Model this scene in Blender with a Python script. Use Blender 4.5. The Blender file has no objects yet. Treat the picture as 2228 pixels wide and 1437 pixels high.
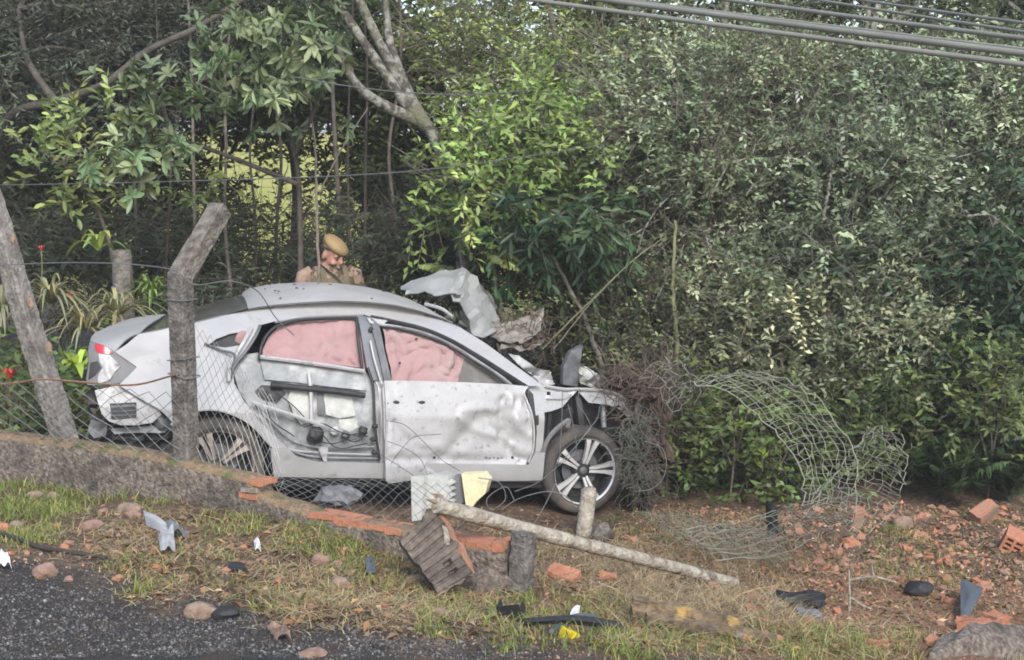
import bpy, bmesh, math, random
import numpy as np
from mathutils import Vector, Matrix, noise as mnoise

random.seed(7)
rng = np.random.default_rng(11)
scene = bpy.context.scene
COL = scene.collection
R = math.radians

# ------------------------------------------------------------------ camera, world, sun, exposure
W, H, F = 2228.0, 1437.0, 3190.0
CAM = np.array([0.0, 0.0, 2.5])
PITCH = R(7.24)
cd = bpy.data.cameras.new('camera')
cd.sensor_width = 36.0
cd.lens = 36.0 * F / W
cd.clip_start = 0.1
cd.clip_end = 2000
cam = bpy.data.objects.new('camera', cd)
cam.location = CAM
cam.rotation_euler = (R(90) - PITCH, 0, 0)
COL.objects.link(cam)
scene.camera = cam

SUN_EL, SUN_AZ = R(38), R(166)          # azimuth: clockwise from +Y (north); behind the camera, to the right
wd = bpy.data.worlds.new('World')
scene.world = wd
wd.use_nodes = True
nt = wd.node_tree
bg = nt.nodes['Background']
sky = nt.nodes.new('ShaderNodeTexSky')
sky.sky_type = 'NISHITA'
sky.sun_disc = False
sky.sun_elevation = SUN_EL
sky.sun_rotation = SUN_AZ
sky.air_density = 1.0
sky.dust_density = 1.5
sky.ozone_density = 0.5
nt.links.new(sky.outputs[0], bg.inputs[0])
bg.inputs[1].default_value = 0.13
sd = bpy.data.lights.new('sun', 'SUN')
sd.energy = 1.5
sd.angle = R(22)
sd.color = (1.0, 0.96, 0.9)
sun = bpy.data.objects.new('sun', sd)
dvec = Vector((math.sin(SUN_AZ) * math.cos(SUN_EL), math.cos(SUN_AZ) * math.cos(SUN_EL), math.sin(SUN_EL)))
sun.rotation_euler = dvec.to_track_quat('Z', 'Y').to_euler()
COL.objects.link(sun)
vs = scene.view_settings
vs.view_transform = 'Standard'
vs.look = 'None'
vs.gamma = 1.0
vs.use_curve_mapping = False
vs.exposure = 1.15
scene.render.engine = 'CYCLES'
cy = scene.cycles
cy.max_bounces = 6
cy.diffuse_bounces = 3
cy.glossy_bounces = 3
cy.transmission_bounces = 4
cy.transparent_max_bounces = 8
cy.caustics_reflective = False
cy.caustics_refractive = False
cy.use_denoising = True
cy.filter_width = 1.8
cy.volume_bounces = 0

HAZE = .0022
# ------------------------------------------------------------------ measuring helpers (photo pixel -> place in the world)
CP, SP = math.cos(PITCH), math.sin(PITCH)
def ray(px, py):
    a = (px - W / 2) / F
    b = (H / 2 - py) / F
    return np.array([a, CP + b * SP, -SP + b * CP])
def atY(px, py, Y):
    d = ray(px, py)
    return CAM + d * (Y / d[1])
def atplane(px, py, p0, n):
    d = ray(px, py)
    return CAM + d * (np.dot(np.asarray(p0) - CAM, n) / np.dot(d, n))
def V(p): return np.asarray(p, float)

# ------------------------------------------------------------------ fence line and terrain
FA = math.atan(0.55)
FE = np.array([math.cos(FA), -math.sin(FA)])      # along the fence, to the right and nearer
FN = np.array([-math.sin(FA), -math.cos(FA)])     # towards the road
FP = np.array([-1.86, 8.25])                      # foot of the bent post
def fence_xy(u, v=0.0): return FP + u * FE + v * FN
def uv_of(x, y):
    dx, dy = x - FP[0], y - FP[1]
    return dx * FE[0] + dy * FE[1], dx * FN[0] + dy * FN[1]
def sst(a, b, x):
    t = np.clip((x - a) / (b - a), 0, 1)
    return t * t * (3 - 2 * t)
RH = np.array([-1.942, 9.479, 0.381]); FH = np.array([0.535, 10.524, 0.119])   # the car's wheel hubs, near side
def vnoise(x, y, s, seed=0):
    """cheap smooth value noise, vectorised"""
    x = np.asarray(x, float) / s + 37.7 * seed; y = np.asarray(y, float) / s - 19.3 * seed
    xi, yi = np.floor(x), np.floor(y)
    fx, fy = x - xi, y - yi
    fx = fx * fx * (3 - 2 * fx); fy = fy * fy * (3 - 2 * fy)
    def h(a, b):
        t = np.sin(a * 127.1 + b * 311.7 + seed * 74.7) * 43758.5453
        return t - np.floor(t)
    return (h(xi, yi) * (1 - fx) + h(xi + 1, yi) * fx) * (1 - fy) + (h(xi, yi + 1) * (1 - fx) + h(xi + 1, yi + 1) * fx) * fy
def G(x, y, fine=True):
    """terrain height"""
    x = np.asarray(x, float); y = np.asarray(y, float)
    u, v = uv_of(x, y)
    near = 0.45 - 0.17 * sst(0.6, 2.2, u)
    road = 0.60 + 0 * u
    zn = near + (road - near) * sst(0.1, 1.75, v)
    s = ((x - RH[0]) * 0.921 + (y - RH[1]) * 0.389)
    back = 0.055 - 0.097 * np.clip(s, -1.5, 2.75)
    back = back + 0.5 * sst(11.6, 14.5, y) * sst(4.0, 0.0, s) * 0.3
    far = np.clip(y - 19, 0, 400)
    back = back + 0.048 * far * (far < 70) + (far >= 70) * 0.048 * 70
    step = sst(0.03, -0.03, v)                     # a step where the wall still stands
    ramp = sst(0.35, -2.3, v)                      # a slope where it fell
    broken = sst(1.0, 2.2, u)
    k = step * (1 - broken) + ramp * broken
    z = zn * (1 - k) + back * k
    if fine:
        rough = sst(1.95, 1.5, v + 0.25 * vnoise(x, y, 0.5, 4))
        z = z + (0.05 * (vnoise(x, y, 0.55, 1) - .5) + 0.03 * (vnoise(x, y, 0.2, 2) - .5) + 0.018 * (vnoise(x, y, 0.08, 3) - .5)) * (0.75 + 0.25 * rough)
    return z
def hit(px, py, lift=0.0):
    """where the view through a pixel meets the terrain"""
    d = ray(px, py)
    ts = np.linspace(3.0, 40.0, 3700)
    p = CAM[None] + d[None] * ts[:, None]
    below = p[:, 2] < G(p[:, 0], p[:, 1]) + lift
    i = int(np.argmax(below)) if below.any() else len(ts) - 1
    return p[i]
def px_m(p): return F / (p[1] * CP + (CAM[2] - p[2]) * SP)   # pixels per metre of the photo at a place

# ------------------------------------------------------------------ mesh helpers
class MB:
    """collects shapes for ONE mesh object"""
    def __init__(self): self.v = []; self.f = []; self.m = []; self.mi = 0
    def add(self, vs_, fs):
        o = len(self.v)
        self.v.extend([tuple(map(float, p)) for p in vs_])
        self.f.extend([tuple(i + o for i in f) for f in fs])
        self.m.extend([self.mi] * len(fs))
        return self
    def tube(self, pts, rad, n=6, cap=True):
        pts = np.asarray(pts, float)
        k = len(pts)
        rad = np.full(k, rad) if np.isscalar(rad) else np.asarray(rad, float)
        t = np.gradient(pts, axis=0); t /= np.linalg.norm(t, axis=1)[:, None] + 1e-9
        ref = np.array([0.13, 0.21, 1.0]) if abs(t[:, 2]).mean() < .85 else np.array([1.0, .2, .1])
        vs_ = []
        for i in range(k):
            a = np.cross(t[i], ref); a /= np.linalg.norm(a) + 1e-9
            b = np.cross(t[i], a)
            for j in range(n):
                w = 2 * math.pi * j / n
                vs_.append(pts[i] + rad[i] * (math.cos(w) * a + math.sin(w) * b))
        fs = [(i * n + j, i * n + (j + 1) % n, (i + 1) * n + (j + 1) % n, (i + 1) * n + j) for i in range(k - 1) for j in range(n)]
        if cap and n > 2:
            fs += [tuple(range(n))[::-1], tuple((k - 1) * n + j for j in range(n))]
        return self.add(vs_, fs)
    def box(self, c, sx, sy, sz, rot=None, jit=0.0):
        q = [(-1, -1, -1), (1, -1, -1), (1, 1, -1), (-1, 1, -1), (-1, -1, 1), (1, -1, 1), (1, 1, 1), (-1, 1, 1)]
        p = np.array(q, float) * np.array([sx, sy, sz]) / 2
        if jit: p += rng.normal(0, jit, p.shape)
        if rot is not None: p = p @ np.array(rot).T
        return self.add(p + V(c), [(0, 3, 2, 1), (4, 5, 6, 7), (0, 1, 5, 4), (1, 2, 6, 5), (2, 3, 7, 6), (3, 0, 4, 7)])
    def grid(self, P):
        """P: rows x cols x 3"""
        P = np.asarray(P, float); a, b = P.shape[:2]
        return self.add(P.reshape(-1, 3), [(i * b + j, i * b + j + 1, (i + 1) * b + j + 1, (i + 1) * b + j) for i in range(a - 1) for j in range(b - 1)])
    def lathe(self, prof, n=48, axis='y', c=(0, 0, 0)):
        """prof: (radius, along-axis) pairs, closed ring if first == last"""
        vs_ = []
        for i in range(n):
            w = 2 * math.pi * i / n
            for r, h in prof:
                vs_.append((c[0] + r * math.cos(w), c[1] + h, c[2] + r * math.sin(w)))
        k = len(prof)
        fs = [(i * k + j, i * k + j + 1, ((i + 1) % n) * k + j + 1, ((i + 1) % n) * k + j) for i in range(n) for j in range(k - 1)]
        return self.add(vs_, fs)
    def mesh(self, name):
        me = bpy.data.meshes.new(name)
        me.from_pydata(self.v, [], self.f)
        return me

def link(name, me, mats, parent=None, smooth=None):
    o = bpy.data.objects.new(name, me)
    COL.objects.link(o)
    for m in (mats if isinstance(mats, (list, tuple)) else [mats]):
        if m is not None: me.materials.append(m)
    if smooth is not None and len(me.polygons):
        me.polygons.foreach_set('use_smooth', [True] * len(me.polygons))
        me.set_sharp_from_angle(angle=R(smooth))
    if parent is not None: o.parent = parent
    return o
def obj(name, mb, mats, parent=None, smooth=None, base=None, fixn=True):
    """one mesh object; base: subtract this point from the vertices (the parent's own place)"""
    if base is not None:
        mb.v = [(x - base[0], y - base[1], z - base[2]) for x, y, z in mb.v]
    me = mb.mesh(name)
    if any(mb.m): me.polygons.foreach_set('material_index', mb.m)
    if fixn:
        bm = bmesh.new(); bm.from_mesh(me); bmesh.ops.recalc_face_normals(bm, faces=bm.faces); bm.to_mesh(me); bm.free()
    return link(name, me, mats, parent, smooth)
def tag(o, label=None, cat=None, group=None, kind=None):
    if label: o['label'] = label
    if cat: o['category'] = cat
    if group: o['group'] = group
    if kind: o['kind'] = kind
    return o
def thing(name, label, cat, loc=(0, 0, 0), group=None):
    o = bpy.data.objects.new(name, None)
    COL.objects.link(o)
    o.location = loc
    o.empty_display_size = 0.1
    return tag(o, label, cat, group)
def single(name, label, cat, mb, mats, loc, group=None, smooth=None):
    """a thing that is one mesh, its origin at loc"""
    o = obj(name, mb, mats, None, smooth, base=loc)
    o.location = loc
    return tag(o, label, cat, group)
def np_mesh(name, verts, quads=None, tris=None, tint=None):
    me = bpy.data.meshes.new(name)
    verts = np.asarray(verts, np.float32)
    nq = 0 if quads is None else len(quads); ntr = 0 if tris is None else len(tris)
    idx = []
    if nq: idx.append(np.asarray(quads, np.int32).ravel())
    if ntr: idx.append(np.asarray(tris, np.int32).ravel())
    idx = np.concatenate(idx)
    me.vertices.add(len(verts)); me.vertices.foreach_set('co', verts.ravel())
    me.loops.add(len(idx)); me.loops.foreach_set('vertex_index', idx)
    me.polygons.add(nq + ntr)
    st = np.concatenate([np.arange(nq) * 4, nq * 4 + np.arange(ntr) * 3]).astype(np.int32)
    me.polygons.foreach_set('loop_start', st)
    me.update(calc_edges=True)
    if tint is not None:
        a = me.color_attributes.new('tint', 'FLOAT_COLOR', 'POINT')
        t = np.ones((len(verts), 4), np.float32); t[:, :3] = tint
        a.data.foreach_set('color', t.ravel())
    return me
def smooth_curve(pts, n=24):
    """Catmull-Rom through control points"""
    p = np.asarray(pts, float)
    if len(p) == 2: return np.linspace(p[0], p[1], n)
    p = np.vstack([2 * p[0] - p[1], p, 2 * p[-1] - p[-2]])
    k = len(p) - 3
    out = []
    for t in np.linspace(0, k - 1e-6, n):
        i = int(t); f = t - i
        a, b, c, d = p[i], p[i + 1], p[i + 2], p[i + 3]
        out.append(.5 * ((2 * b) + (c - a) * f + (2 * a - 5 * b + 4 * c - d) * f * f + (3 * b - a - 3 * c + d) * f ** 3))
    return np.array(out)

# ------------------------------------------------------------------ materials
def mat(name, c1, c2=None, scale=6.0, rough=0.7, metal=0.0, bump=0.0, bscale=None, detail=6, lo=.35, hi=.65, c3=None, s3=2.0, l3=.55, h3=.7, spec=0.5, coat=0.0):
    m = bpy.data.materials.new(name); m.use_nodes = True
    n, l = m.node_tree.nodes, m.node_tree.links
    b = n['Principled BSDF']
    b.inputs['Roughness'].default_value = rough
    b.inputs['Metallic'].default_value = metal
    b.inputs['Specular IOR Level'].default_value = spec
    if coat: b.inputs['Coat Weight'].default_value = coat
    b.inputs['Base Color'].default_value = (*c1, 1)
    tc = n.new('ShaderNodeTexCoord')
    def ramp_noise(sc, lo_, hi_, det=detail):
        t = n.new('ShaderNodeTexNoise'); t.inputs['Scale'].default_value = sc; t.inputs['Detail'].default_value = det; t.inputs['Roughness'].default_value = .62
        l.new(tc.outputs['Object'], t.inputs['Vector'])
        r = n.new('ShaderNodeMapRange'); r.inputs[1].default_value = lo_; r.inputs[2].default_value = hi_
        l.new(t.outputs[0], r.inputs[0])
        return r.outputs[0]
    src = None
    if c2 is not None:
        mx = n.new('ShaderNodeMix'); mx.data_type = 'RGBA'
        mx.inputs[6].default_value = (*c1, 1); mx.inputs[7].default_value = (*c2, 1)
        l.new(ramp_noise(scale, lo, hi), mx.inputs[0])
        src = mx.outputs[2]
        if c3 is not None:
            m3 = n.new('ShaderNodeMix'); m3.data_type = 'RGBA'
            l.new(src, m3.inputs[6]); m3.inputs[7].default_value = (*c3, 1)
            l.new(ramp_noise(s3, l3, h3), m3.inputs[0])
            src = m3.outputs[2]
        l.new(src, b.inputs['Base Color'])
    if bump:
        t = n.new('ShaderNodeTexNoise'); t.inputs['Scale'].default_value = bscale or scale * 3; t.inputs['Detail'].default_value = 8
        l.new(tc.outputs['Object'], t.inputs['Vector'])
        bp = n.new('ShaderNodeBump'); bp.inputs['Strength'].default_value = bump; bp.inputs['Distance'].default_value = 0.02
        l.new(t.outputs[0], bp.inputs['Height']); l.new(bp.outputs[0], b.inputs['Normal'])
    return m
def leaf_mat(name, rough=.5, trans=.28, spec=.4):
    """leaf colour comes from the per-leaf attribute"""
    m = bpy.data.materials.new(name); m.use_nodes = True
    n, l = m.node_tree.nodes, m.node_tree.links
    b = n['Principled BSDF']
    a = n.new('ShaderNodeAttribute'); a.attribute_name = 'tint'
    l.new(a.outputs['Color'], b.inputs['Base Color'])
    b.inputs['Roughness'].default_value = rough; b.inputs['Specular IOR Level'].default_value = spec
    if trans:
        t = n.new('ShaderNodeBsdfTranslucent')
        h = n.new('ShaderNodeMix'); h.data_type = 'RGBA'; h.blend_type = 'MULTIPLY'; h.inputs[0].default_value = 1
        h.inputs[7].default_value = (1.25, 1.2, .55, 1)
        l.new(a.outputs['Color'], h.inputs[6]); l.new(h.outputs[2], t.inputs['Color'])
        x = n.new('ShaderNodeMixShader'); x.inputs[0].default_value = trans
        l.new(b.outputs[0], x.inputs[1]); l.new(t.outputs[0], x.inputs[2])
        l.new(x.outputs[0], n['Material Output'].inputs['Surface'])
    return m
# ------------------------------------------------------------------ ground: one sheet to the horizon
def axis(lo, hi, d0, d1, step):
    core = np.arange(d0, d1 + 1e-6, step)
    def out(a, b):
        r = [a]; s = step
        while r[-1] < b: s *= 1.22; r.append(r[-1] + s)
        return np.array(r[1:])
    right = d1 + out(0, hi - d1); left = d0 - out(0, d0 - lo)[::-1]
    return np.concatenate([left, core, right])
gx = axis(-500, 500, -4.2, 4.6, 0.035); gy = axis(-60, 900, 4.2, 12.2, 0.035)
GX, GY = np.meshgrid(gx, gy)
GZ = G(GX, GY)
nv, nu = GX.shape
ids = np.arange(nv * nu).reshape(nv, nu)
quads = np.stack([ids[:-1, :-1], ids[:-1, 1:], ids[1:, 1:], ids[1:, :-1]], -1).reshape(-1, 4)
def ground_mask(x, y):
    """what covers the ground: 0 soil, r asphalt, g rubble red, b meadow"""
    u, v = uv_of(x, y)
    asp = sst(1.56, 1.95, v + 0.6 * (vnoise(x, y, .6, 5) - .5) + .55 * (vnoise(x, y, .13, 6) - .5))
    red = sst(1.6, 3.0, u) * sst(1.2, .2, v) * sst(-3.2, -2.6, v)
    mead = sst(21, 24, y)
    return np.stack([asp, red, mead], -1)
tint = ground_mask(GX, GY).reshape(-1, 3)
me = np_mesh('ground', np.stack([GX, GY, GZ], -1).reshape(-1, 3), quads=quads, tint=tint)
me.polygons.foreach_set('use_smooth', [True] * len(me.polygons))
gm = bpy.data.materials.new('ground_mix'); gm.use_nodes = True
n, l = gm.node_tree.nodes, gm.node_tree.links
b = n['Principled BSDF']; b.inputs['Roughness'].default_value = .95; b.inputs['Specular IOR Level'].default_value = .2
tc = n.new('ShaderNodeTexCoord')
def gnoise(sc, lo, hi, det=8):
    t = n.new('ShaderNodeTexNoise'); t.inputs['Scale'].default_value = sc; t.inputs['Detail'].default_value = det; t.inputs['Roughness'].default_value = .65
    l.new(tc.outputs['Object'], t.inputs['Vector'])
    r = n.new('ShaderNodeMapRange'); r.inputs[1].default_value = lo; r.inputs[2].default_value = hi
    l.new(t.outputs[0], r.inputs[0]); return r.outputs[0]
def gmix(fac, a, c):
    mx = n.new('ShaderNodeMix'); mx.data_type = 'RGBA'
    l.new(fac, mx.inputs[0])
    for k, s in ((6, a), (7, c)):
        if isinstance(s, tuple): mx.inputs[k].default_value = (*s, 1)
        else: l.new(s, mx.inputs[k])
    return mx.outputs[2]
at = n.new('ShaderNodeAttribute'); at.attribute_name = 'tint'
sp = n.new('ShaderNodeSeparateColor'); l.new(at.outputs['Color'], sp.inputs[0])
soil = gmix(gnoise(3.0, .35, .65), (.15, .10, .068), (.23, .155, .105))
soil = gmix(gnoise(5.0, .5, .62), soil, (.085, .058, .042))
soil = gmix(gnoise(26.0, .5, .64), soil, (.34, .255, .18))
red = gmix(gnoise(9.0, .38, .62), (.26, .145, .095), (.38, .21, .135))
red = gmix(gnoise(40.0, .52, .66), red, (.47, .32, .22))
asph = gmix(gnoise(110.0, .4, .65), (.042, .040, .039), (.115, .110, .106))
asph = gmix(gnoise(5.0, .46, .62), asph, (.11, .085, .068))
mead = gmix(gnoise(.4, .35, .65), (.38, .38, .085), (.52, .49, .14))
c = gmix(sp.outputs[1], soil, red); c = gmix(sp.outputs[0], c, asph); c = gmix(sp.outputs[2], c, mead)
l.new(c, b.inputs['Base Color'])
t = n.new('ShaderNodeTexNoise'); t.inputs['Scale'].default_value = 45; t.inputs['Detail'].default_value = 8; t.inputs['Roughness'].default_value = .7
l.new(tc.outputs['Object'], t.inputs['Vector'])
bp = n.new('ShaderNodeBump'); bp.inputs['Strength'].default_value = 1.0; bp.inputs['Distance'].default_value = .04
l.new(t.outputs[0], bp.inputs['Height']); l.new(bp.outputs[0], b.inputs['Normal'])
tag(link('ground', me, gm), kind='structure')
# ------------------------------------------------------------------ low wall, posts, wire
NF = np.array([FN[0], FN[1], 0.0])
def fpl(px, py, v=0.0):
    p0 = np.array([*fence_xy(0, v), 0.0])
    return atplane(px, py, p0, NF)
def fuz(px, py, v=0.0):
    p = fpl(px, py, v); return uv_of(p[0], p[1])[0], p[2]
def F3(u, v, z): return np.array([*fence_xy(u, v), z])

M_plaster = mat('old_plaster', (.095, .075, .06), (.31, .262, .22), 34, .95, bump=1.0, bscale=60, lo=.38, hi=.66, c3=(.06, .052, .042), s3=5, l3=.48, h3=.70)
M_moss = mat('mossy_top', (.16, .11, .07), (.29, .21, .13), 30, 1.0, bump=.9, bscale=70, c3=(.10, .12, .035), s3=7, l3=.52, h3=.62)
M_brick = mat('orange_brick', (.40, .155, .085), (.47, .22, .135), 24, .9, bump=.5, bscale=60, c3=(.36, .17, .10), s3=9, l3=.55, h3=.68)
M_brickdirty = mat('dirty_brick', (.40, .17, .10), (.30, .19, .13), 16, .95, bump=.5, bscale=50, c3=(.22, .17, .13), s3=7, l3=.48, h3=.62)
M_mortar = mat('mortar', (.26, .22, .18), (.36, .31, .26), 20, .95, bump=.8, bscale=70)
M_conc = mat('lichened_concrete', (.085, .076, .067), (.225, .205, .183), 26, .95, bump=1.0, bscale=60, lo=.36, hi=.64, c3=(.05, .044, .038), s3=4, l3=.52, h3=.66)
M_conctop = mat('concrete_arm', (.085, .074, .064), (.25, .22, .185), 16, .95, bump=1.0, bscale=60, lo=.36, hi=.64, c3=(.36, .24, .03), s3=9, l3=.62, h3=.74)
M_bark = mat('grey_bark', (.11, .095, .08), (.33, .30, .265), 14, .95, bump=1.0, bscale=40, lo=.36, hi=.66, c3=(.07, .06, .05), s3=3, l3=.50, h3=.66)
M_leanpost = mat('pale_worn_concrete', (.12, .108, .095), (.30, .275, .245), 24, .95, bump=1.0, bscale=45, lo=.36, hi=.66, c3=(.075, .065, .055), s3=3, l3=.5, h3=.66)
M_scar = mat('bare_wood', (.22, .155, .105), (.32, .235, .165), 20, .9, bump=.4)
M_pole = mat('weathered_pole', (.22, .185, .14), (.47, .43, .355), 16, .9, bump=.9, bscale=50, lo=.34, hi=.62, c3=(.13, .105, .08), s3=9, l3=.56, h3=.68)
M_wire = mat('galvanised_wire', (.30, .31, .30), (.21, .21, .20), 30, .55, .6)
M_rust = mat('rusty_wire', (.20, .10, .065), (.28, .17, .11), 30, .85)

# wall: top edge traced along its length, real thickness, rough faces
wt = [fuz(*p, .07) for p in [(-260, 905), (0, 946), (150, 966), (300, 985), (395, 1006), (480, 1026), (545, 1040), (560, 1075), (600, 1092), (640, 1100), (690, 1124), (880, 1156), (960, 1172), (1060, 1186), (1108, 1196)]]
wu = np.array([-5.2] + [a for a, _ in wt]); wz = np.array([wt[0][1]] + [z for _, z in wt])
def wall_top(u): return np.interp(u, wu, wz)
us = np.arange(wu[0], wu[-1], .03)
prof = []
for u in us:
    t = wall_top(u) + .008 * (vnoise(u, 0, .12, 8) - .5) + .012 * (vnoise(u, 3, .04, 9) - .5)
    th = .075
    row = []
    for v, z in [(th, -.35), (th, t - .24), (th, t - .16), (th, t - .08), (th + .004, t - .025), (th - .012, t - .003), (.03, t + .008), (-.03, t + .008), (-th, t - .012), (-th, t - .15), (-th, -.35)]:
        row.append(F3(u, v + .008 * (vnoise(u * 1, z * 1, .07, 10) - .5) + .012 * (vnoise(u, z, .3, 11) - .5), z))
    prof.append(row)
P = np.array(prof)
lw = thing('low_wall', 'low weathered grey wall broken off in front of the wrecked car', 'wall', (*fence_xy(0), .4))
B = V(lw.location)
mb = MB(); k = P.shape[1]
mb.grid(P)
for f_i, f in enumerate(mb.f):
    j = f_i % (k - 1)
    mb.m[f_i] = 1 if 4 <= j <= 8 else 0
e = len(us) - 1
mb.add(P[0], [tuple(range(k))]); mb.add(P[e], [tuple(range(k))[::-1]])
obj('plaster', mb, [M_plaster, M_moss], lw, 60, B)
def rough_brick(L, D, Hh, n=3, jit=.006):
    """a broken brick: a box cut into cells and knocked about"""
    mb = MB(); bm = bmesh.new(); bmesh.ops.create_cube(bm, size=1)
    for v in bm.verts: v.co = Vector((v.co.x * L, v.co.y * D, v.co.z * Hh))
    bmesh.ops.subdivide_edges(bm, edges=[e for e in bm.edges if e.calc_length() > .05], cuts=n - 1, use_grid_fill=True)
    for v in bm.verts:
        v.co += Vector(rng.normal(0, jit, 3))
    me = bpy.data.meshes.new('brick'); bm.to_mesh(me); bm.free()
    return me
def place(o, p, rot): o.location = p; o.rotation_euler = rot; return o
# brick ends showing at the break, and the courses left standing
yaw = -FA
for (px, py, v, L, hh, mt) in [(566, 1046, .01, .13, .034, M_brick), (556, 1062, .02, .10, .030, M_mortar), (556, 1076, .015, .12, .036, M_brick), (592, 1092, .0, .15, .04, M_brickdirty), (640, 1104, .0, .16, .035, M_mortar),
                               (712, 1120, .012, .16, .034, M_brick), (766, 1131, .012, .16, .034, M_brick), (822, 1142, .012, .165, .034, M_brick), (868, 1151, .012, .10, .034, M_brick), (1005, 1172, .012, .15, .036, M_brick), (1056, 1181, .012, .16, .036, M_brick), (1096, 1186, .02, .06, .055, M_brick)]:
    p = fpl(px, py, v)
    o = link('brick', rough_brick(L, .138, hh * .85, 3, .003), mt, lw, 40)
    place(o, p - B, (rng.normal(0, .02), rng.normal(0, .015), yaw + rng.normal(0, .02)))

def square_post(pts, s, up_ref, chip=.004, t_first=None, t_last=None):
    """square section swept along pts; the section's sides follow the fence"""
    pts = np.asarray(pts, float); mb = MB(); rows = []
    e = np.array([FE[0], FE[1], 0])
    for i, p in enumerate(pts):
        t = pts[min(i + 1, len(pts) - 1)] - pts[max(i - 1, 0)]; t = t / np.linalg.norm(t)
        if i == 0 and t_first is not None: t = t_first
        if i == len(pts) - 1 and t_last is not None: t = t_last
        a = e - t * np.dot(e, t); a /= np.linalg.norm(a); bb = np.cross(t, a)
        sec = []
        c = .14
        for (x, y) in [(-1, -1 + c), (-1, 1 - c), (-1 + c, 1), (1 - c, 1), (1, 1 - c), (1, -1 + c), (1 - c, -1), (-1 + c, -1)]:
            q = p + s / 2 * (x * a + y * bb)
            q = q + chip * V(mnoise.noise_vector(Vector(q) * 18)) * 1.3
            sec.append(q)
        rows.append(sec + [sec[0]])
    mb.grid(rows)
    mb.add(rows[-1][:-1], [tuple(range(8))]); mb.add(rows[0][:-1], [tuple(range(8))])
    return mb
# bent-top concrete post
bpz = float(G(*fence_xy(0, .15)))
knee = fpl(392, 603)
foot = fpl(409, 1012); foot2 = foot.copy(); foot2[2] -= .7
arm_dir = np.array([-FN[0] * .36, -FN[1] * .36, .37])
post = thing('fence_post', 'bent top concrete fence post with yellow lichen standing before the rear wheel', 'fence post', (foot[0], foot[1], bpz))
PB = V(post.location)
t_sh = (knee - foot2) / np.linalg.norm(knee - foot2); t_ar = arm_dir / np.linalg.norm(arm_dir); t_mid = (t_sh + t_ar) / np.linalg.norm(t_sh + t_ar)
obj('shaft', square_post(np.linspace(foot2, knee, 40), .110, None, .0045, None, t_mid), M_conc, post, 18, PB)
obj('bent_arm', square_post(np.linspace(knee, knee + arm_dir, 14), .110, None, .0045, t_mid), M_conctop, post, 18, PB)
def wrap_wire(z, tilt):
    mb = MB(); c = foot + (knee - foot) * ((z - foot[2]) / (knee[2] - foot[2])); pts = []
    for a in np.linspace(0, 2 * math.pi, 25):
        r = .066 / max(abs(math.cos(a)), abs(math.sin(a))) * .97
        e3 = np.array([*FE, 0]); n3 = np.array([*FN, 0])
        pts.append(c + r * (math.cos(a) * e3 + math.sin(a) * n3) + np.array([0, 0, tilt * math.cos(a)]))
    return mb.tube(pts, .0035, 4)
for z, t in ((fpl(392, 780)[2], .01), (fpl(392, 815)[2], -.015), (fpl(392, 652)[2], 0)):
    obj('tie_wire', wrap_wire(z, t), M_wire, post, None, PB)

# leaning concrete post at the left edge, chipped
lp = [fpl(150, 985, -.2), fpl(112, 860, -.22), fpl(66, 720, -.25), fpl(18, 560, -.28), fpl(-22, 430, -.30), fpl(-78, 260, -.33)]
lp[0] = lp[0] + (lp[0] - lp[1]) * 1.2
lean = thing('leaning_post', 'weathered concrete post with chipped patches leaning at the left edge', 'fence post', (lp[0][0], lp[0][1], lp[0][2]))
LB = V(lean.location)
c = smooth_curve(lp, 60)
obj('shaft', square_post(c, .122, None, .006), M_leanpost, lean, 18, LB)
for (px, py, r) in [(66, 662, .026), (106, 757, .024), (28, 520, .02)]:
    p = fpl(px, py, -.165); bm = bmesh.new(); bmesh.ops.create_icosphere(bm, subdivisions=2, radius=1)
    for v in bm.verts:
        k_ = 1 + .5 * mnoise.noise(v.co * 2 + Vector((px, 0, 0)))
        q = np.array([FE[0], FE[1], 0]) * v.co.x * r * k_ + np.array([FN[0], FN[1], 0]) * v.co.y * .012 + np.array([0, 0, 1]) * v.co.z * r * 1.7 * k_
        v.co = Vector(q + p - LB)
    me = bpy.data.meshes.new('chip'); bm.to_mesh(me); bm.free(); link('chip', me, M_scar, lean, 40)

# strands of wire
def strand(px_list, v, rad, label, mt, name='fence_wire', n=60, sag=0):
    pts = smooth_curve([fpl(px, py, vv) for (px, py), vv in zip(px_list, v if isinstance(v, list) else [v] * len(px_list))], n)
    return single(name, label, 'wire', MB().tube(pts, rad, 4), mt, pts[0], 'loose strands of the broken fence')
strand([(-300, 402), (0, 403), (420, 394), (760, 382), (960, 366), (1110, 346), (1300, 318)], [-.4, -.4, -.3, -.3, -.3, -.3, -.3], .0028, 'thin wire strung across the trees above the officer', M_wire)
strand([(-200, 590), (70, 574), (230, 573), (330, 580), (388, 592), (425, 620), (500, 612), (560, 634), (600, 692), (640, 730)], [-.15, -.1, 0, 0, .085, .06, 0, -.2, -.5, -.6], .0035, 'slack wire tied over the bent post and drooping to the car', M_wire)
strand([(640, 168), (760, 188), (900, 203), (1040, 206), (1160, 196)], -.4, .003, 'highest thin wire crossing the lichen covered forked trunk', M_wire)
strand([(-200, 838), (0, 836), (90, 826), (180, 832), (290, 838), (385, 815)], [0, 0, 0, 0, 0, .08], .006, 'rusty straining wire along the top of the chain link', M_rust)

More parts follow.
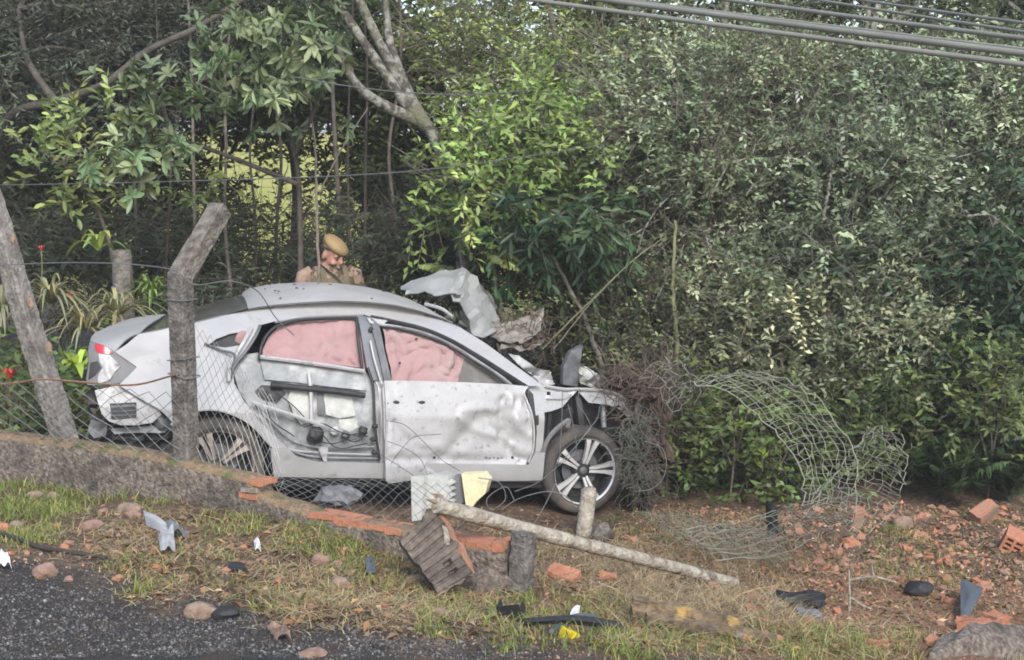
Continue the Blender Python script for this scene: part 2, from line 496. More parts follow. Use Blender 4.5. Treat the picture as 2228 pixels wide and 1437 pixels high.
# chain link: every wire a zigzag in the plane of the fence
def chain_link(P00, P10, P01, P11, cu, cz, rad, bulge=0.0):
    """bilinear patch filled with diamond mesh: corners are bottom-left, bottom-right, top-left, top-right"""
    nu_, nz_ = cu, cz; mb = MB()
    def S(a, b_):
        p = (P00 * (1 - a) + P10 * a) * (1 - b_) + (P01 * (1 - a) + P11 * a) * b_
        w = math.sin(math.pi * min(max(a, 0), 1)) * math.sin(math.pi * min(max(b_, 0), 1))
        q = V(mnoise.noise_vector(Vector(p) * 2.2)) * .05 + V(mnoise.noise_vector(Vector(p) * 7)) * .014
        return p + np.array([FN[0], FN[1], 0]) * bulge * w + q
    for s in (0, 1):
        for i in range(-nz_, nu_ + nz_):
            pts = []
            for j in range(nz_ + 1):
                a = (i + (j if s else -j)) / nu_
                if 0 <= a <= 1: pts.append(S(a, j / nz_))
            if len(pts) > 1: mb.tube(pts, rad, 3, False)
    return mb
def corner(px, py, v=0): return fpl(px, py, v)
cl = thing('chain_link', 'diamond chain link mesh between leaning post and bent post', 'wire mesh', corner(395, 1008))
obj('mesh', chain_link(corner(-260, 925), corner(395, 1010, .07), corner(-260, 830), corner(392, 845, .07), 20, 5, .0024, .03), M_wire, cl, None, V(cl.location))
cl = thing('chain_link', 'torn chain link mesh pulled tight over the rear quarter panel', 'wire mesh', corner(430, 1010))
obj('mesh', chain_link(corner(428, 1010, .05), corner(625, 1092, -.1), corner(426, 705, .05), corner(600, 870, -.35), 13, 9, .0014, -.08), M_wire, cl, None, V(cl.location))
cl = thing('chain_link', 'flattened mesh sagging below the door sill over the broken wall', 'wire mesh', corner(600, 1090))
obj('mesh', chain_link(corner(600, 1092, .02), corner(1000, 1175, -.2), corner(600, 1030, -.2), corner(1010, 1060, -1.0), 17, 5, .0016, -.12), M_wire, cl, None, V(cl.location))
# ------------------------------------------------------------------ the wrecked car
fx = (FH - RH) / np.linalg.norm(FH - RH)
ly = np.cross([0, 0, 1.0], fx); ly /= np.linalg.norm(ly)        # across the car, away from the camera
uz = np.cross(fx, ly)
CARM = Matrix(((fx[0], ly[0], uz[0], RH[0]), (fx[1], ly[1], uz[1], RH[1]), (fx[2], ly[2], uz[2], RH[2]), (0, 0, 0, 1)))
car = thing('wrecked_car', 'smashed white sedan with torn doors and pink curtain airbags', 'car')
car.matrix_world = CARM
CW = 1.80                                                        # width
def toL(p): q = V(p) - RH; return np.array([q @ fx, q @ ly, q @ uz])
def carP(px, py, y=0.0): return toL(atplane(px, py, RH + y * ly, ly))
YZ = [(-.5, .06), (-.16, .045), (-.05, .01), (.15, -.015), (.38, -.02), (.52, .02), (.62, .055), (.75, .105), (.92, .185), (1.0, .25), (1.06, .34), (1.3, .5)]
def yprof(z): return np.interp(z, [a for a, _ in YZ], [b for _, b in YZ])
def carS(px, py, off=0.0):
    """a pixel laid on the side of the car (which leans in towards the roof)"""
    y = 0.0
    for _ in range(12):
        q = carP(px, py, y + off); y = float(yprof(q[2]))
    q = carP(px, py, y + off)
    return q
M_paint = mat('white_paint', (.39, .39, .395), (.33, .325, .322), 2.6, .22, .0, .05, 7, lo=.4, hi=.7, c3=(.27, .255, .24), s3=7, l3=.60, h3=.76, coat=1.0)
M_scuff = mat('scuffed_paint', (.425, .425, .43), (.345, .34, .338), 5, .36, .0, .2, 16, lo=.42, hi=.72, c3=(.21, .205, .20), s3=22, l3=.57, h3=.70)
M_dusty = mat('dusty_paint', (.46, .455, .44), (.40, .39, .375), 4, .42, .0, .05, 12, c3=(.30, .26, .22), s3=18, l3=.63, h3=.72)
M_steel = mat('bare_inner_steel', (.30, .315, .325), (.21, .22, .225), 9, .55, .15, .3, 16, c3=(.42, .43, .43), s3=7, l3=.5, h3=.66)
M_steeldk = mat('dark_steel', (.10, .105, .115), (.16, .165, .175), 8, .55, .2, .2, 20)
M_blk = mat('black_plastic', (.016, .016, .018), (.035, .034, .034), 10, .6, bump=.15, bscale=30)
M_grey = mat('grey_plastic', (.13, .135, .145), (.18, .18, .185), 8, .6)
M_pillar = mat('pillar_grey', (.14, .15, .17), (.18, .19, .205), 5, .5)
M_air = mat('pink_airbag', (.385, .24, .242), (.325, .195, .197), 6, .9, bump=.7, bscale=11, c3=(.36, .26, .25), s3=3, l3=.5, h3=.7)
M_pad = mat('white_insulation', (.52, .53, .50), (.40, .41, .39), 12, .9, bump=.5, bscale=18)
M_foam = mat('yellow_foam', (.66, .58, .34), (.72, .66, .46), 10, .9, bump=.5, bscale=25)
M_tyre = mat('muddy_tyre', (.045, .043, .042), (.12, .105, .09), 5, .9, bump=.3, bscale=40, c3=(.16, .13, .10), s3=3, l3=.55, h3=.72)
M_alloy = mat('machined_alloy', (.72, .72, .72), (.6, .59, .58), 12, .35, .35)
M_alloybrown = mat('brown_alloy', (.48, .42, .37), (.36, .29, .24), 9, .5, .4)  # browner rim alloy for the rear wheels
M_alloyblk = mat('black_alloy', (.022, .022, .024), (.04, .04, .04), 10, .4)
M_glassdk = mat('dark_glass', (.10, .095, .085), (.15, .14, .125), 3, .14, .0, c3=(.20, .185, .16), s3=9, l3=.55, h3=.75)
M_red = mat('red_lens', (.55, .02, .05), (.42, .02, .04), 9, .15)
M_shatter = mat('shattered_glass', (.16, .165, .16), (.26, .27, .26), 40, .35, bump=.8, bscale=60)
M_hood = mat('bent_hood', (.40, .405, .40), (.31, .315, .31), 6, .45, .0, .2, 20, c3=(.30, .31, .29), s3=11, l3=.56, h3=.68)
M_hoodmud = mat('muddy_hood', (.30, .30, .275), (.20, .17, .14), 9, .7, .0, .5, 24, c3=(.13, .10, .075), s3=6, l3=.5, h3=.62)
M_mudm = mat('root_mud', (.10, .072, .052), (.17, .125, .09), 12, 1.0, bump=1.0, bscale=40)
M_chrome = mat('wiper_grey', (.25, .25, .26), None, rough=.4)

def panel(name, outline, mt, off=0.0, holes=(), step=.035, dent=None, thick=.004, smooth=45, parent=None, local=False, yfun=None):
    """a sheet-metal panel: outline traced on the side of the car, filled, cut into a grid and shaped in depth"""
    loops = [outline] + list(holes)
    bm = bmesh.new(); edges = []
    for lp_ in loops:
        pts = [(V(p) if local else carS(p[0], p[1], off)) for p in lp_]
        vs_ = [bm.verts.new((float(p[0]), 0, float(p[-1]))) for p in pts]
        for a, b_ in zip(vs_, vs_[1:] + vs_[:1]): edges.append(bm.edges.new((a, b_)))
    bmesh.ops.triangle_fill(bm, edges=edges, use_beauty=True, use_dissolve=False, normal=(0, -1, 0))
    xs = [v.co.x for v in bm.verts]; zs = [v.co.z for v in bm.verts]
    for lo, hi, nrm, ax in ((min(xs), max(xs), (1, 0, 0), 0), (min(zs), max(zs), (0, 0, 1), 2)):
        t = lo + step * .5
        while t < hi:
            co = [0, 0, 0]; co[ax] = t
            bmesh.ops.bisect_plane(bm, geom=bm.verts[:] + bm.edges[:] + bm.faces[:], plane_co=co, plane_no=nrm, dist=1e-6)
            t += step
    for v in bm.verts:
        x, z = v.co.x, v.co.z
        y = (float(yprof(z)) if yfun is None else yfun(x, z)) + off
        if dent: y += dent(x, z)
        v.co.y = y
    for f in bm.faces:
        f.normal_update()
        if f.normal.y > 0: f.normal_flip()
    if thick:
        ret = bmesh.ops.extrude_face_region(bm, geom=bm.faces[:])
        back = {e for e in ret['geom'] if isinstance(e, bmesh.types.BMVert)}
        # the copies carry the front; keep the originals as the inner skin
        for v in bm.verts:
            if v not in back: v.co.y += thick
    bmesh.ops.recalc_face_normals(bm, faces=bm.faces)
    me = bpy.data.meshes.new(name); bm.to_mesh(me); bm.free()
    return link(name, me, mt, parent or car, smooth)
def nz(x, z, s, seed=0.0): return mnoise.noise(Vector((x * s, z * s, seed)))
def ridge(x, z, s, seed=0.0): return 1 - 2 * abs(mnoise.noise(Vector((x * s, z * s, seed))))
def bar(name, pts, mt, r, off=0.0, parent=None, n=6, seg=None, flat=1.0):
    c = np.array([carS(p[0], p[1], off + (p[2] if len(p) > 2 else 0)) for p in pts])
    if len(c) > 2: c = smooth_curve(c, seg or len(c) * 5)
    mb = MB().tube(c, r, n)
    return obj(name, mb, mt, parent or car, 50)
def blob(name, c, r, mt, parent=None, amp=.25, s=9.0, sub=3, seed=0.0, smooth=60):
    bm = bmesh.new(); bmesh.ops.create_icosphere(bm, subdivisions=sub, radius=1)
    for v in bm.verts:
        k = 1 + amp * mnoise.noise(v.co * 1.7 + Vector((seed, 3, 1))) + amp * .6 * mnoise.noise(v.co * 4.1 + Vector((1, seed, 7)))
        v.co = Vector((c[0] + v.co.x * r[0] * k, c[1] + v.co.y * r[1] * k, c[2] + v.co.z * r[2] * k))
    me = bpy.data.meshes.new(name); bm.to_mesh(me); bm.free()
    return link(name, me, mt, parent, smooth)

# --- quarter panel with C pillar, roof rail and A pillar: one pressed side frame
def dent_q(x, z):
    w = sst(.35, .62, x) * sst(.75, .2, z) * sst(-.3, 0, z)
    d = .022 * w * ridge(x, z, 9, 2) + .008 * nz(x, z, 5, 4) * sst(-.9, -.3, x)
    w2 = math.exp(-((x - .35) ** 2 + (z - .55) ** 2) / .02)
    return d + .03 * w2 * ridge(x, z, 12, 5) + .0025 * nz(x, z, 3, 9)
side = [(250, 766), (275, 750), (301, 728), (360, 716), (420, 704), (480, 689), (535, 675), (600, 664), (660, 659), (730, 656), (800, 658), (870, 667), (940, 686), (1000, 712), (1060, 750), (1130, 802), (1182, 840),
        (1150, 840), (1100, 808), (1040, 770), (980, 736), (920, 711), (850, 695), (800, 688), (790, 684), (720, 685), (660, 690), (600, 699), (566, 708), (556, 732), (532, 768), (506, 800), (510, 835), (530, 872), (562, 915), (600, 952), (628, 976), (600, 976),
        (585, 966), (560, 938), (535, 917), (505, 902), (472, 893), (440, 893), (405, 902), (375, 920), (362, 905), (345, 890), (300, 865), (258, 838), (280, 818), (298, 799)]
panel('side_frame', side, M_paint, 0, [[(452, 752), (470, 738), (500, 727), (530, 722), (546, 724), (540, 738), (522, 752), (490, 757)]], dent=dent_q)
bar('roof_moulding', [(545, 672), (620, 661), (700, 656), (790, 657), (870, 666), (940, 685), (985, 703)], M_grey, .006, .012)
bar('arch_lip', [(600, 976), (585, 966), (560, 938), (535, 917), (505, 902), (472, 893), (440, 893), (405, 902), (372, 925)], M_paint, .008, .004)
panel('quarter_glass', [(450, 754), (470, 736), (500, 725), (530, 720), (550, 722), (541, 740), (522, 754), (490, 759)], M_blk, .03)
blob('airbag_roll', carS(528, 738, .024), (.05, .012, .055), M_air, car, .1)
bar('seal_strip', [(566, 708), (556, 732), (534, 766), (508, 800), (500, 830)], M_steeldk, .012, -.005)
bar('torn_edge', [(548, 712, -.015), (532, 742, -.03), (515, 770, -.02), (500, 795, -.045), (498, 830, -.03)], M_scuff, .014, -.01)
bar('torn_edge', [(445, 748), (480, 762), (510, 772, -.03), (500, 800, -.03)], M_steeldk, .009, -.02)

# --- upper body, lofted across the car
def loft(name, near, crown, mt, nacross=22, far=None, warp=None, smooth=35, thick=.006, parent=None):
    near = np.array(near); rows = []
    for i, p in enumerate(near):
        q = np.array([p[0], CW - p[1], p[2]]) if far is None else np.array(far[i])
        row = []
        for t in np.linspace(0, 1, nacross):
            s = p * (1 - t) + q * t
            s = s + np.array([0, 0, crown[i] * (1 - (2 * t - 1) ** 2)])
            if warp: s = s + warp(s, t, i)
            row.append(s)
        rows.append(row)
    rows = np.array(rows); mb = MB()
    mb.grid(rows)
    if thick:
        mb.grid(rows - np.array([0, 0, thick]))
    return obj(name, mb, mt, parent or car, smooth, fixn=False)
def lp(px, py, y): return carP(px, py, y)
def warp_lid(s, t, i): return np.array([0, 0, .004 * nz(s[0], s[1], 4)])
# the lid and the glass are knocked askew: both edges traced across the car
lid_rear = smooth_curve([carP(250, 765, .12), carP(222, 753, .28), carP(202, 745, .5), carP(197, 738, .8), carP(208, 724, 1.2), carP(236, 710, 1.6)], 27)
lid_front = smooth_curve([carP(302, 727, .17), carP(322, 709, .5), carP(341, 697, .9), carP(353, 689, 1.3), carP(363, 684, 1.6)], 27)
lidrows = []
for s_ in np.linspace(0, 1, 14):
    row = lid_rear * (1 - s_) + lid_front * s_
    row = row + np.array([0, 0, .022 * math.sin(math.pi * s_)])
    for p in row: p[2] += .004 * nz(p[0], p[1], 4)
    lidrows.append(row)
lidrows = np.array(lidrows)
mb = MB(); mb.grid(lidrows); mb.grid(lidrows - np.array([0, 0, .008]))
lid = obj('trunk_lid', mb, M_dusty, car, 35, fixn=False)
xa = lid_rear[0]
rows = [lid_rear[3:] + np.array([.006 + dx, 0, z_]) for z_, dx in ((0, 0), (-.03, .012), (-.10, .0), (-.2, .01), (-.30, .03), (-.36, .06))]
mb = MB(); mb.grid(rows); mb.grid(np.array(rows) + np.array([.01, 0, 0]))
obj('trunk_face', mb, M_paint, lid, 35, fixn=False)
gl_near = [lp(301, 728, .165), lp(360, 715, .19), lp(420, 702, .215), lp(480, 687, .24), lp(540, 672, .262)]
gl_far = [carP(364, 685, 1.6), carP(412, 673, 1.6), carP(458, 660, 1.58), carP(498, 649, 1.56), carP(526, 643, 1.54)]
loft('rear_window', gl_near, [.0, .01, .015, .02, .02], M_glassdk, 22, gl_far)
bar('window_trim', [(301, 728), (360, 716), (420, 703), (480, 688), (540, 673)], M_grey, .006, .01)
def warp_roof(s, t, i):
    x = s[0]
    k = sst(1.55, 1.95, x)
    return np.array([0, 0, .004 * nz(s[0], s[1], 3) + k * (.05 * nz(s[0], s[1], 5, 3) - .05 * sst(.3, .9, t)) + k * .02 * ridge(s[0], s[1], 7, 1)])
rf_px = [(540, 673, .262), (566, 668, .27), (600, 663, .28), (660, 658, .29), (730, 655, .295), (800, 657, .295), (860, 664, .29), (905, 674, .285), (940, 685, .28), (965, 694, .275), (985, 704, .27)]
rf_near = [lp(*p) for p in rf_px]
rf_far = []
for i, p in enumerate(rf_near):
    q = np.array([p[0], CW - p[1], p[2]])
    if p[0] > 1.55: q[0] -= (p[0] - 1.55) * .75           # the front edge is torn back on the far side
    if i < 3: q = q * (i / 3) + carP(*[(525, 644, 1.54), (552, 639, 1.53), (590, 632, 1.52)][i]) * (1 - i / 3)
    rf_far.append(q)
loft('roof', rf_near, [.021, .035, .05, .062, .068, .068, .066, .064, .06, .055, .05], M_dusty, 30, rf_far, warp_roof, thick=.008)
lids = MB()
for k in range(26):                                       # grit and leaf bits lying on the roof and trunk
    a = rng.random(); i = int(rng.integers(1, len(rf_near) - 2)); t = .06 + .9 * rng.random()
    p = rf_near[i] * (1 - a) + rf_near[i + 1] * a; q = rf_far[i] * (1 - a) + rf_far[i + 1] * a
    s = p * (1 - t) + q * t + np.array([0, 0, .066 * (1 - (2 * t - 1) ** 2) + .006])
    w = rng.uniform(.005, .014)
    lids.box(s, w * 2, w, .006, Matrix.Rotation(rng.uniform(0, 3), 3, 'Z'), .002)
tag(obj('grit', lids, M_mudm, car), kind='stuff')

# --- rear end
def tl(p): return [(x, y) for x, y in p]
tail = [(196, 744), (206, 746), (228, 753), (250, 766), (275, 783), (299, 799), (280, 818), (260, 834), (225, 838), (190, 838), (188, 826), (193, 792), (192, 765)]
def ytail(x, z):                                           # the corner wraps round to the back
    w = np.clip((-.72 - x) / .28, 0, 1.0)
    return float(yprof(z)) + .01 + .22 * w ** 1.8
def tail_pts(px, off=0.0):
    out = []
    for (a, b_) in px:
        y = .05
        for _ in range(15):
            q = carP(a, b_, y + off); y = ytail(q[0], q[2])
        out.append(carP(a, b_, y + off))
    return out
tlm = panel('tail_light', tail_pts(tail), M_grey, 0, step=.03, local=True, yfun=ytail, thick=.03)
panel('red_lens', tail_pts([(207, 747), (228, 753), (246, 767), (236, 770), (213, 768), (206, 757)]), M_red, -.012, step=.02, local=True, yfun=ytail, thick=.012, parent=tlm)
panel('broken_housing', tail_pts([(214, 769), (238, 772), (262, 797), (252, 806), (236, 828), (212, 834), (214, 815), (224, 800), (216, 786)]), M_scuff, -.02, step=.02, local=True, yfun=ytail, thick=.02, parent=tlm, dent=lambda x, z: .015 * ridge(x, z, 22, 3))
panel('cavity_shade', tail_pts([(196, 790), (212, 786), (220, 800), (208, 815), (192, 826)]), M_blk, -.008, step=.03, local=True, yfun=ytail, thick=.01, parent=tlm)  # black sheet put in for the shade inside the open cavity
def yrear(x, z): return ytail(x, z) + .025
rear = [(206, 850), (258, 838), (300, 866), (346, 891), (352, 903), (332, 920), (300, 926), (262, 926), (238, 918), (222, 902), (212, 872)]
rp = panel('rear_corner_panel', tail_pts(rear, .025), M_scuff, 0, [tail_pts([(239, 879), (297, 876), (298, 911), (243, 915)], .025)], step=.03, local=True, yfun=yrear, dent=lambda x, z: .01 * ridge(x, z, 10, 6))
panel('vent', tail_pts([(236, 876), (300, 873), (301, 914), (240, 918)], .025), M_grey, .03, step=.05, local=True, yfun=yrear, parent=rp)
for k in range(3):
    pp = tail_pts([(242, 888 + 9 * k), (296, 885 + 9 * k)], .03)
    obj('vent_flap', MB().tube(np.array(pp), .007, 4), M_steeldk, rp)
# rear face: light bar zone, inner panel, bumper beam, hanging scraps
rx = float(xa[0])
def box_part(name, c, s, mt, bev=.015, parent=None, rot=None, jit=0.0):
    bm = bmesh.new(); bmesh.ops.create_cube(bm, size=1)
    for v in bm.verts:
        v.co = Vector((v.co.x * s[0], v.co.y * s[1], v.co.z * s[2]))
    if bev: bmesh.ops.bevel(bm, geom=bm.edges[:], offset=bev, segments=2, affect='EDGES')
    if jit:
        for v in bm.verts: v.co += Vector(rng.normal(0, jit, 3))
    if rot is not None: bmesh.ops.rotate(bm, verts=bm.verts, matrix=rot)
    bmesh.ops.translate(bm, verts=bm.verts, vec=Vector(map(float, c)))
    me = bpy.data.meshes.new(name); bm.to_mesh(me); bm.free()
    return link(name, me, mt, parent or car, 40)
box_part('rear_panel', (rx + .16, CW / 2 - .1, .22), (.10, CW - .7, .34), M_scuff, .03)
box_part('bumper_beam', (rx + .12, CW / 2 - .15, .02), (.09, CW - .7, .13), M_steeldk, .02)
box_part('undertray', (-.55, CW / 2, -.02), (.9, CW - .3, .16), M_blk, .03)
def scrap(name, pts, mt, y, amp=.05, thick=.006, seed=0):
    """a torn scrap of sheet or plastic, crumpled"""
    P = [carP(a, b_, y) for a, b_ in pts]
    return panel(name, P, mt, 0, step=.03, local=True, yfun=lambda x, z: y + amp * ridge(x, z, 9, seed) + amp * .6 * nz(x, z, 21, seed), thick=thick)
scrap('bumper_scrap', [(192, 852), (212, 846), (214, 880), (206, 905), (196, 890)], M_blk, .16, .05, seed=1)
scrap('bumper_scrap', [(190, 895), (240, 918), (300, 928), (345, 915), (385, 905), (385, 955), (320, 962), (250, 955), (205, 948)], M_blk, .10, .06, seed=2)
scrap('bumper_scrap', [(200, 915), (235, 925), (232, 950), (205, 955), (192, 940)], M_grey, .05, .04, seed=3)
scrap('bumper_scrap', [(240, 935), (330, 928), (372, 930), (360, 942), (250, 946)], M_steel, .06, .03, seed=4)
scrap('bumper_scrap', [(330, 912), (352, 900), (380, 918), (380, 940), (345, 935)], M_steeldk, .03, .04, seed=5)
scrap('bumper_scrap', [(205, 955), (290, 965), (380, 962), (375, 990), (250, 985)], M_blk, .14, .05, seed=8)

# --- rear door: skin gone, inner steel, regulator and padding showing
def dent_rd(x, z):
    w = sst(.9, .45, x) * sst(.35, .0, z)
    return .02 * nz(x, z, 6, 2) + .012 * ridge(x, z, 11, 3) + w * .014 * math.sin((x * .72 + z * .69) * 95 + 3 * nz(x, z, 4, 1))
rdo = [(506, 802), (535, 772), (562, 768), (568, 778), (640, 786), (720, 797), (792, 806), (812, 826), (826, 842), (830, 1006), (690, 1004), (664, 1000), (640, 990), (610, 962), (575, 922), (542, 884), (520, 850)]
rd = panel('rear_door', rdo, M_steel, .045, step=.028, dent=dent_rd)
panel('belt_panel', [(566, 780), (640, 790), (720, 801), (794, 811), (798, 850), (720, 842), (640, 832), (575, 826)], M_steel, .03, parent=rd, dent=lambda x, z: .012 * nz(x, z, 14, 8))
panel('insulation', [(634, 846), (668, 842), (676, 880), (678, 920), (655, 924), (640, 905), (626, 870)], M_pad, .02, parent=rd, dent=lambda x, z: .02 * ridge(x, z, 12, 1))
panel('insulation', [(706, 858), (768, 866), (774, 905), (740, 912), (708, 902)], M_pad, .022, parent=rd, dent=lambda x, z: .02 * ridge(x, z, 12, 2))
panel('insulation', [(738, 914), (778, 912), (782, 930), (760, 942), (740, 932)], M_pad, .024, parent=rd, dent=lambda x, z: .02 * ridge(x, z, 12, 3))
panel('opening', [(570, 838), (612, 842), (622, 858), (600, 876), (572, 868), (556, 852)], M_blk, .025, parent=rd, dent=lambda x, z: .02 * nz(x, z, 20, 3))
panel('opening', [(690, 850), (704, 852), (706, 905), (692, 903)], M_steeldk, .03, parent=rd)
bar('impact_beam', [(590, 838), (660, 845), (730, 852), (794, 861)], M_blk, .021, -.015, rd, 8)
bar('belt_strip', [(566, 777), (640, 786), (720, 797), (792, 808)], M_scuff, .014, -.005, rd)
bar('brace', [(548, 876), (600, 892), (650, 908), (704, 928)], M_scuff, .013, -.02, rd)
bar('window_rail', [(672, 812), (676, 850), (678, 922)], M_scuff, .014, 0, rd)
for k, pts in enumerate([[(540, 880), (580, 935), (625, 975), (690, 985), (820, 990)], [(555, 880), (600, 930), (650, 965), (720, 975), (815, 972)], [(520, 850), (556, 905), (600, 950), (640, 983), (700, 995), (828, 998)]]):
    bar('pressed_rib', pts, M_steel if k else M_scuff, .007, .028, rd)
blob('window_motor', carS(686, 948, .0), (.055, .03, .06), M_blk, rd, .35, seed=2)
blob('latch', carS(752, 948, .01), (.03, .02, .03), M_steeldk, rd, .4, seed=5)
blob('latch', carS(790, 938, .0), (.03, .02, .03), M_blk, rd, .4, seed=6)
blob('speaker_ring', carS(728, 938, .02), (.03, .012, .03), M_pad, rd, .1, seed=3)
for pts in [[(660, 930), (700, 922), (740, 940), (790, 952)], [(685, 960), (730, 965), (770, 945), (800, 950)], [(600, 855), (640, 885), (690, 940)], [(580, 850), (588, 910), (640, 950)], [(700, 945), (735, 975), (800, 965)], [(745, 950), (770, 962), (788, 955)]]:
    bar('cable', pts, M_blk, .004, -.012, rd, 5)
panel('hanging_flap', [(692, 974), (714, 973), (711, 1006), (704, 1004)], M_scuff, -.02, parent=rd, step=.02, dent=lambda x, z: .01 * nz(x, z, 30))
# rear side window: frame and curtain airbag behind it
def folds(x, z, sd_): 
    w = 13 * (x + .45 * z) + 7 * nz(x, z, 3.2, sd_)
    return -.038 * abs(math.sin(w)) ** .6 * (.4 + .6 * abs(nz(x, z, 4, sd_ + 5)) * 2) - .016 * abs(math.sin(15 * (z - .8 * x) + 9 * nz(x, z, 4, sd_ + 2))) ** .7 - .008 * ridge(x, z, 13, sd_) + .02 * nz(x, z, 5, sd_)
def dent_air(x, z): return folds(x, z, 4)
panel('curtain_airbag', [(566, 782), (570, 760), (580, 735), (604, 712), (650, 698), (776, 692), (792, 812)], M_air, .085, step=.016, dent=dent_air)
for k, pts in enumerate([[(564, 782), (570, 750), (582, 728), (604, 710), (650, 698), (710, 694), (776, 692)], [(776, 692), (780, 740), (788, 800)], [(566, 776), (640, 785), (720, 796), (790, 804)]]):
    bar('window_frame', pts, M_blk, .011, .006)
bar('frame_strip', [(598, 702), (650, 692), (710, 688), (790, 686)], M_chrome, .009, .012)
# --- B pillar and the shut-line strips beside it
panel('pillar', [(776, 686), (806, 688), (812, 716), (830, 764), (846, 828), (812, 828), (798, 800), (788, 740)], M_pillar, .02, thick=.03)
panel('pillar_lower', [(798, 800), (846, 826), (846, 1008), (828, 1008), (822, 840)], M_scuff, .03, thick=.03, dent=lambda x, z: .012 * ridge(x, z, 14, 3))
panel('door_frame_post', [(806, 690), (824, 706), (836, 760), (852, 828), (836, 828), (822, 764), (810, 720)], M_steeldk, -.004, thick=.02)
bar('shut_edge', [(806, 742), (814, 780), (826, 822), (832, 836)], M_paint, .008, -.02)
bar('shut_edge', [(800, 800), (812, 842), (816, 930), (826, 1000)], M_blk, .009, .0)
blob('bolt', carS(807, 718, .0), (.018, .01, .022), M_blk, car, .1)
for (a, b_) in [(816, 928), (812, 956), (815, 985)]:
    blob('hinge_bolt', carS(a, b_, .0), (.022, .018, .016), M_blk, car, .3, seed=a)

# --- front door
CREASES = []                                              # folds pressed into the door: traced line, depth, width
for pts, amp, wd in [([(1005, 893), (1050, 890), (1092, 893), (1100, 880)], -.022, .05), ([(1096, 872), (1092, 905), (1100, 935), (1094, 962), (1128, 1000)], .040, .045), ([(1110, 860), (1118, 900), (1130, 930), (1150, 950)], -.026, .04), ([(960, 1000), (1010, 950), (1040, 915), (1090, 900)], .026, .10), ([(1000, 910), (1030, 935), (1080, 950)], -.020, .05),
                     ([(1060, 900), (1066, 930), (1090, 945)], .022, .035), ([(1125, 868), (1112, 915), (1118, 960)], .028, .035), ([(840, 905), (880, 950), (930, 985)], .016, .04), ([(850, 985), (900, 965), (960, 972)], -.012, .035), ([(930, 1012), (1000, 1004), (1070, 1008), (1130, 1018)], .020, .03), ([(845, 850), (850, 900), (848, 970)], -.012, .02), ([(1140, 865), (1150, 905), (1148, 950)], .020, .03)]:
    CREASES.append((np.array([carS(*p)[[0, 2]] for p in pts]), amp, wd))
def crease(x, z):
    d = 0.0; p = np.array([x, z])
    for L_, amp, wd in CREASES:
        m_ = 9.0
        for q0, q1 in zip(L_[:-1], L_[1:]):
            e = q1 - q0; t = min(1.0, max(0.0, float((p - q0) @ e / (e @ e)))); m_ = min(m_, float(np.hypot(*(p - q0 - t * e))))
        if m_ < wd: d += amp * (1 - m_ / wd) ** 1.2
    return d
def dent_fd(x, z):
    d = crease(x + .012 * nz(x, z, 9, 3), z + .012 * nz(x, z, 9, 5))
    d += .05 * math.exp(-((x - 1.95) / .28) ** 2 - ((z - .22) / .2) ** 2)      # pushed in
    d += .016 * sst(.12, .085, z) - .022 * sst(.07, .05, z)                   # crease along the bottom
    d -= .075 * sst(1.55, 1.12, x) * sst(.4, -.1, z)                          # rear corner sprung outwards
    return d + .006 * nz(x, z, 5, 1) + .003 * ridge(x, z, 12, 6)
fdo = [(836, 829), (900, 829), (1000, 832), (1090, 836), (1148, 841), (1140, 852), (1146, 872), (1156, 900), (1161, 940), (1160, 975), (1152, 1003), (1138, 1020), (1122, 1022), (1070, 1030), (960, 1037), (838, 1048), (832, 1040), (834, 940), (832, 850)]
fd = panel('front_door', fdo, M_scuff, -.012, step=.02, dent=dent_fd, thick=.012, smooth=60)
def on_door(px, py, rx_, rz_, mt, name):
    q = carS(px, py, -.012); y = float(yprof(q[2])) - .012 + dent_fd(q[0], q[2]) - .002
    q = carP(px, py, y)
    o = blob(name, (q[0], q[1], q[2]), (rx_, .004, rz_), mt, fd, .08, sub=2)
    return o
on_door(862, 876, .026, .013, M_blk, 'handle_hole_shade'); on_door(918, 876, .026, .012, M_blk, 'handle_hole_shade')  # black blobs stand for the shade inside the door holes
on_door(843, 878, .012, .006, M_blk, 'handle_hole_shade'); on_door(945, 996, .011, .009, M_blk, 'clip_hole_shade'); on_door(1115, 996, .011, .011, M_blk, 'clip_hole_shade')
for k, a in enumerate([1058, 1066, 1075, 1084, 1092]):       # dark scuffed trim clips above the crease
    on_door(a, 996 + (k % 2), .008 + .003 * (k % 3 == 0), .005, M_steeldk, 'trim_mark')
bar('door_edge', [(838, 832), (842, 900), (840, 960), (838, 1040)], M_scuff, .007, -.05, fd)
bar('door_edge', [(1148, 842), (1140, 855), (1147, 874), (1157, 902), (1162, 940), (1160, 978), (1150, 1006)], M_scuff, .008, -.005, fd)
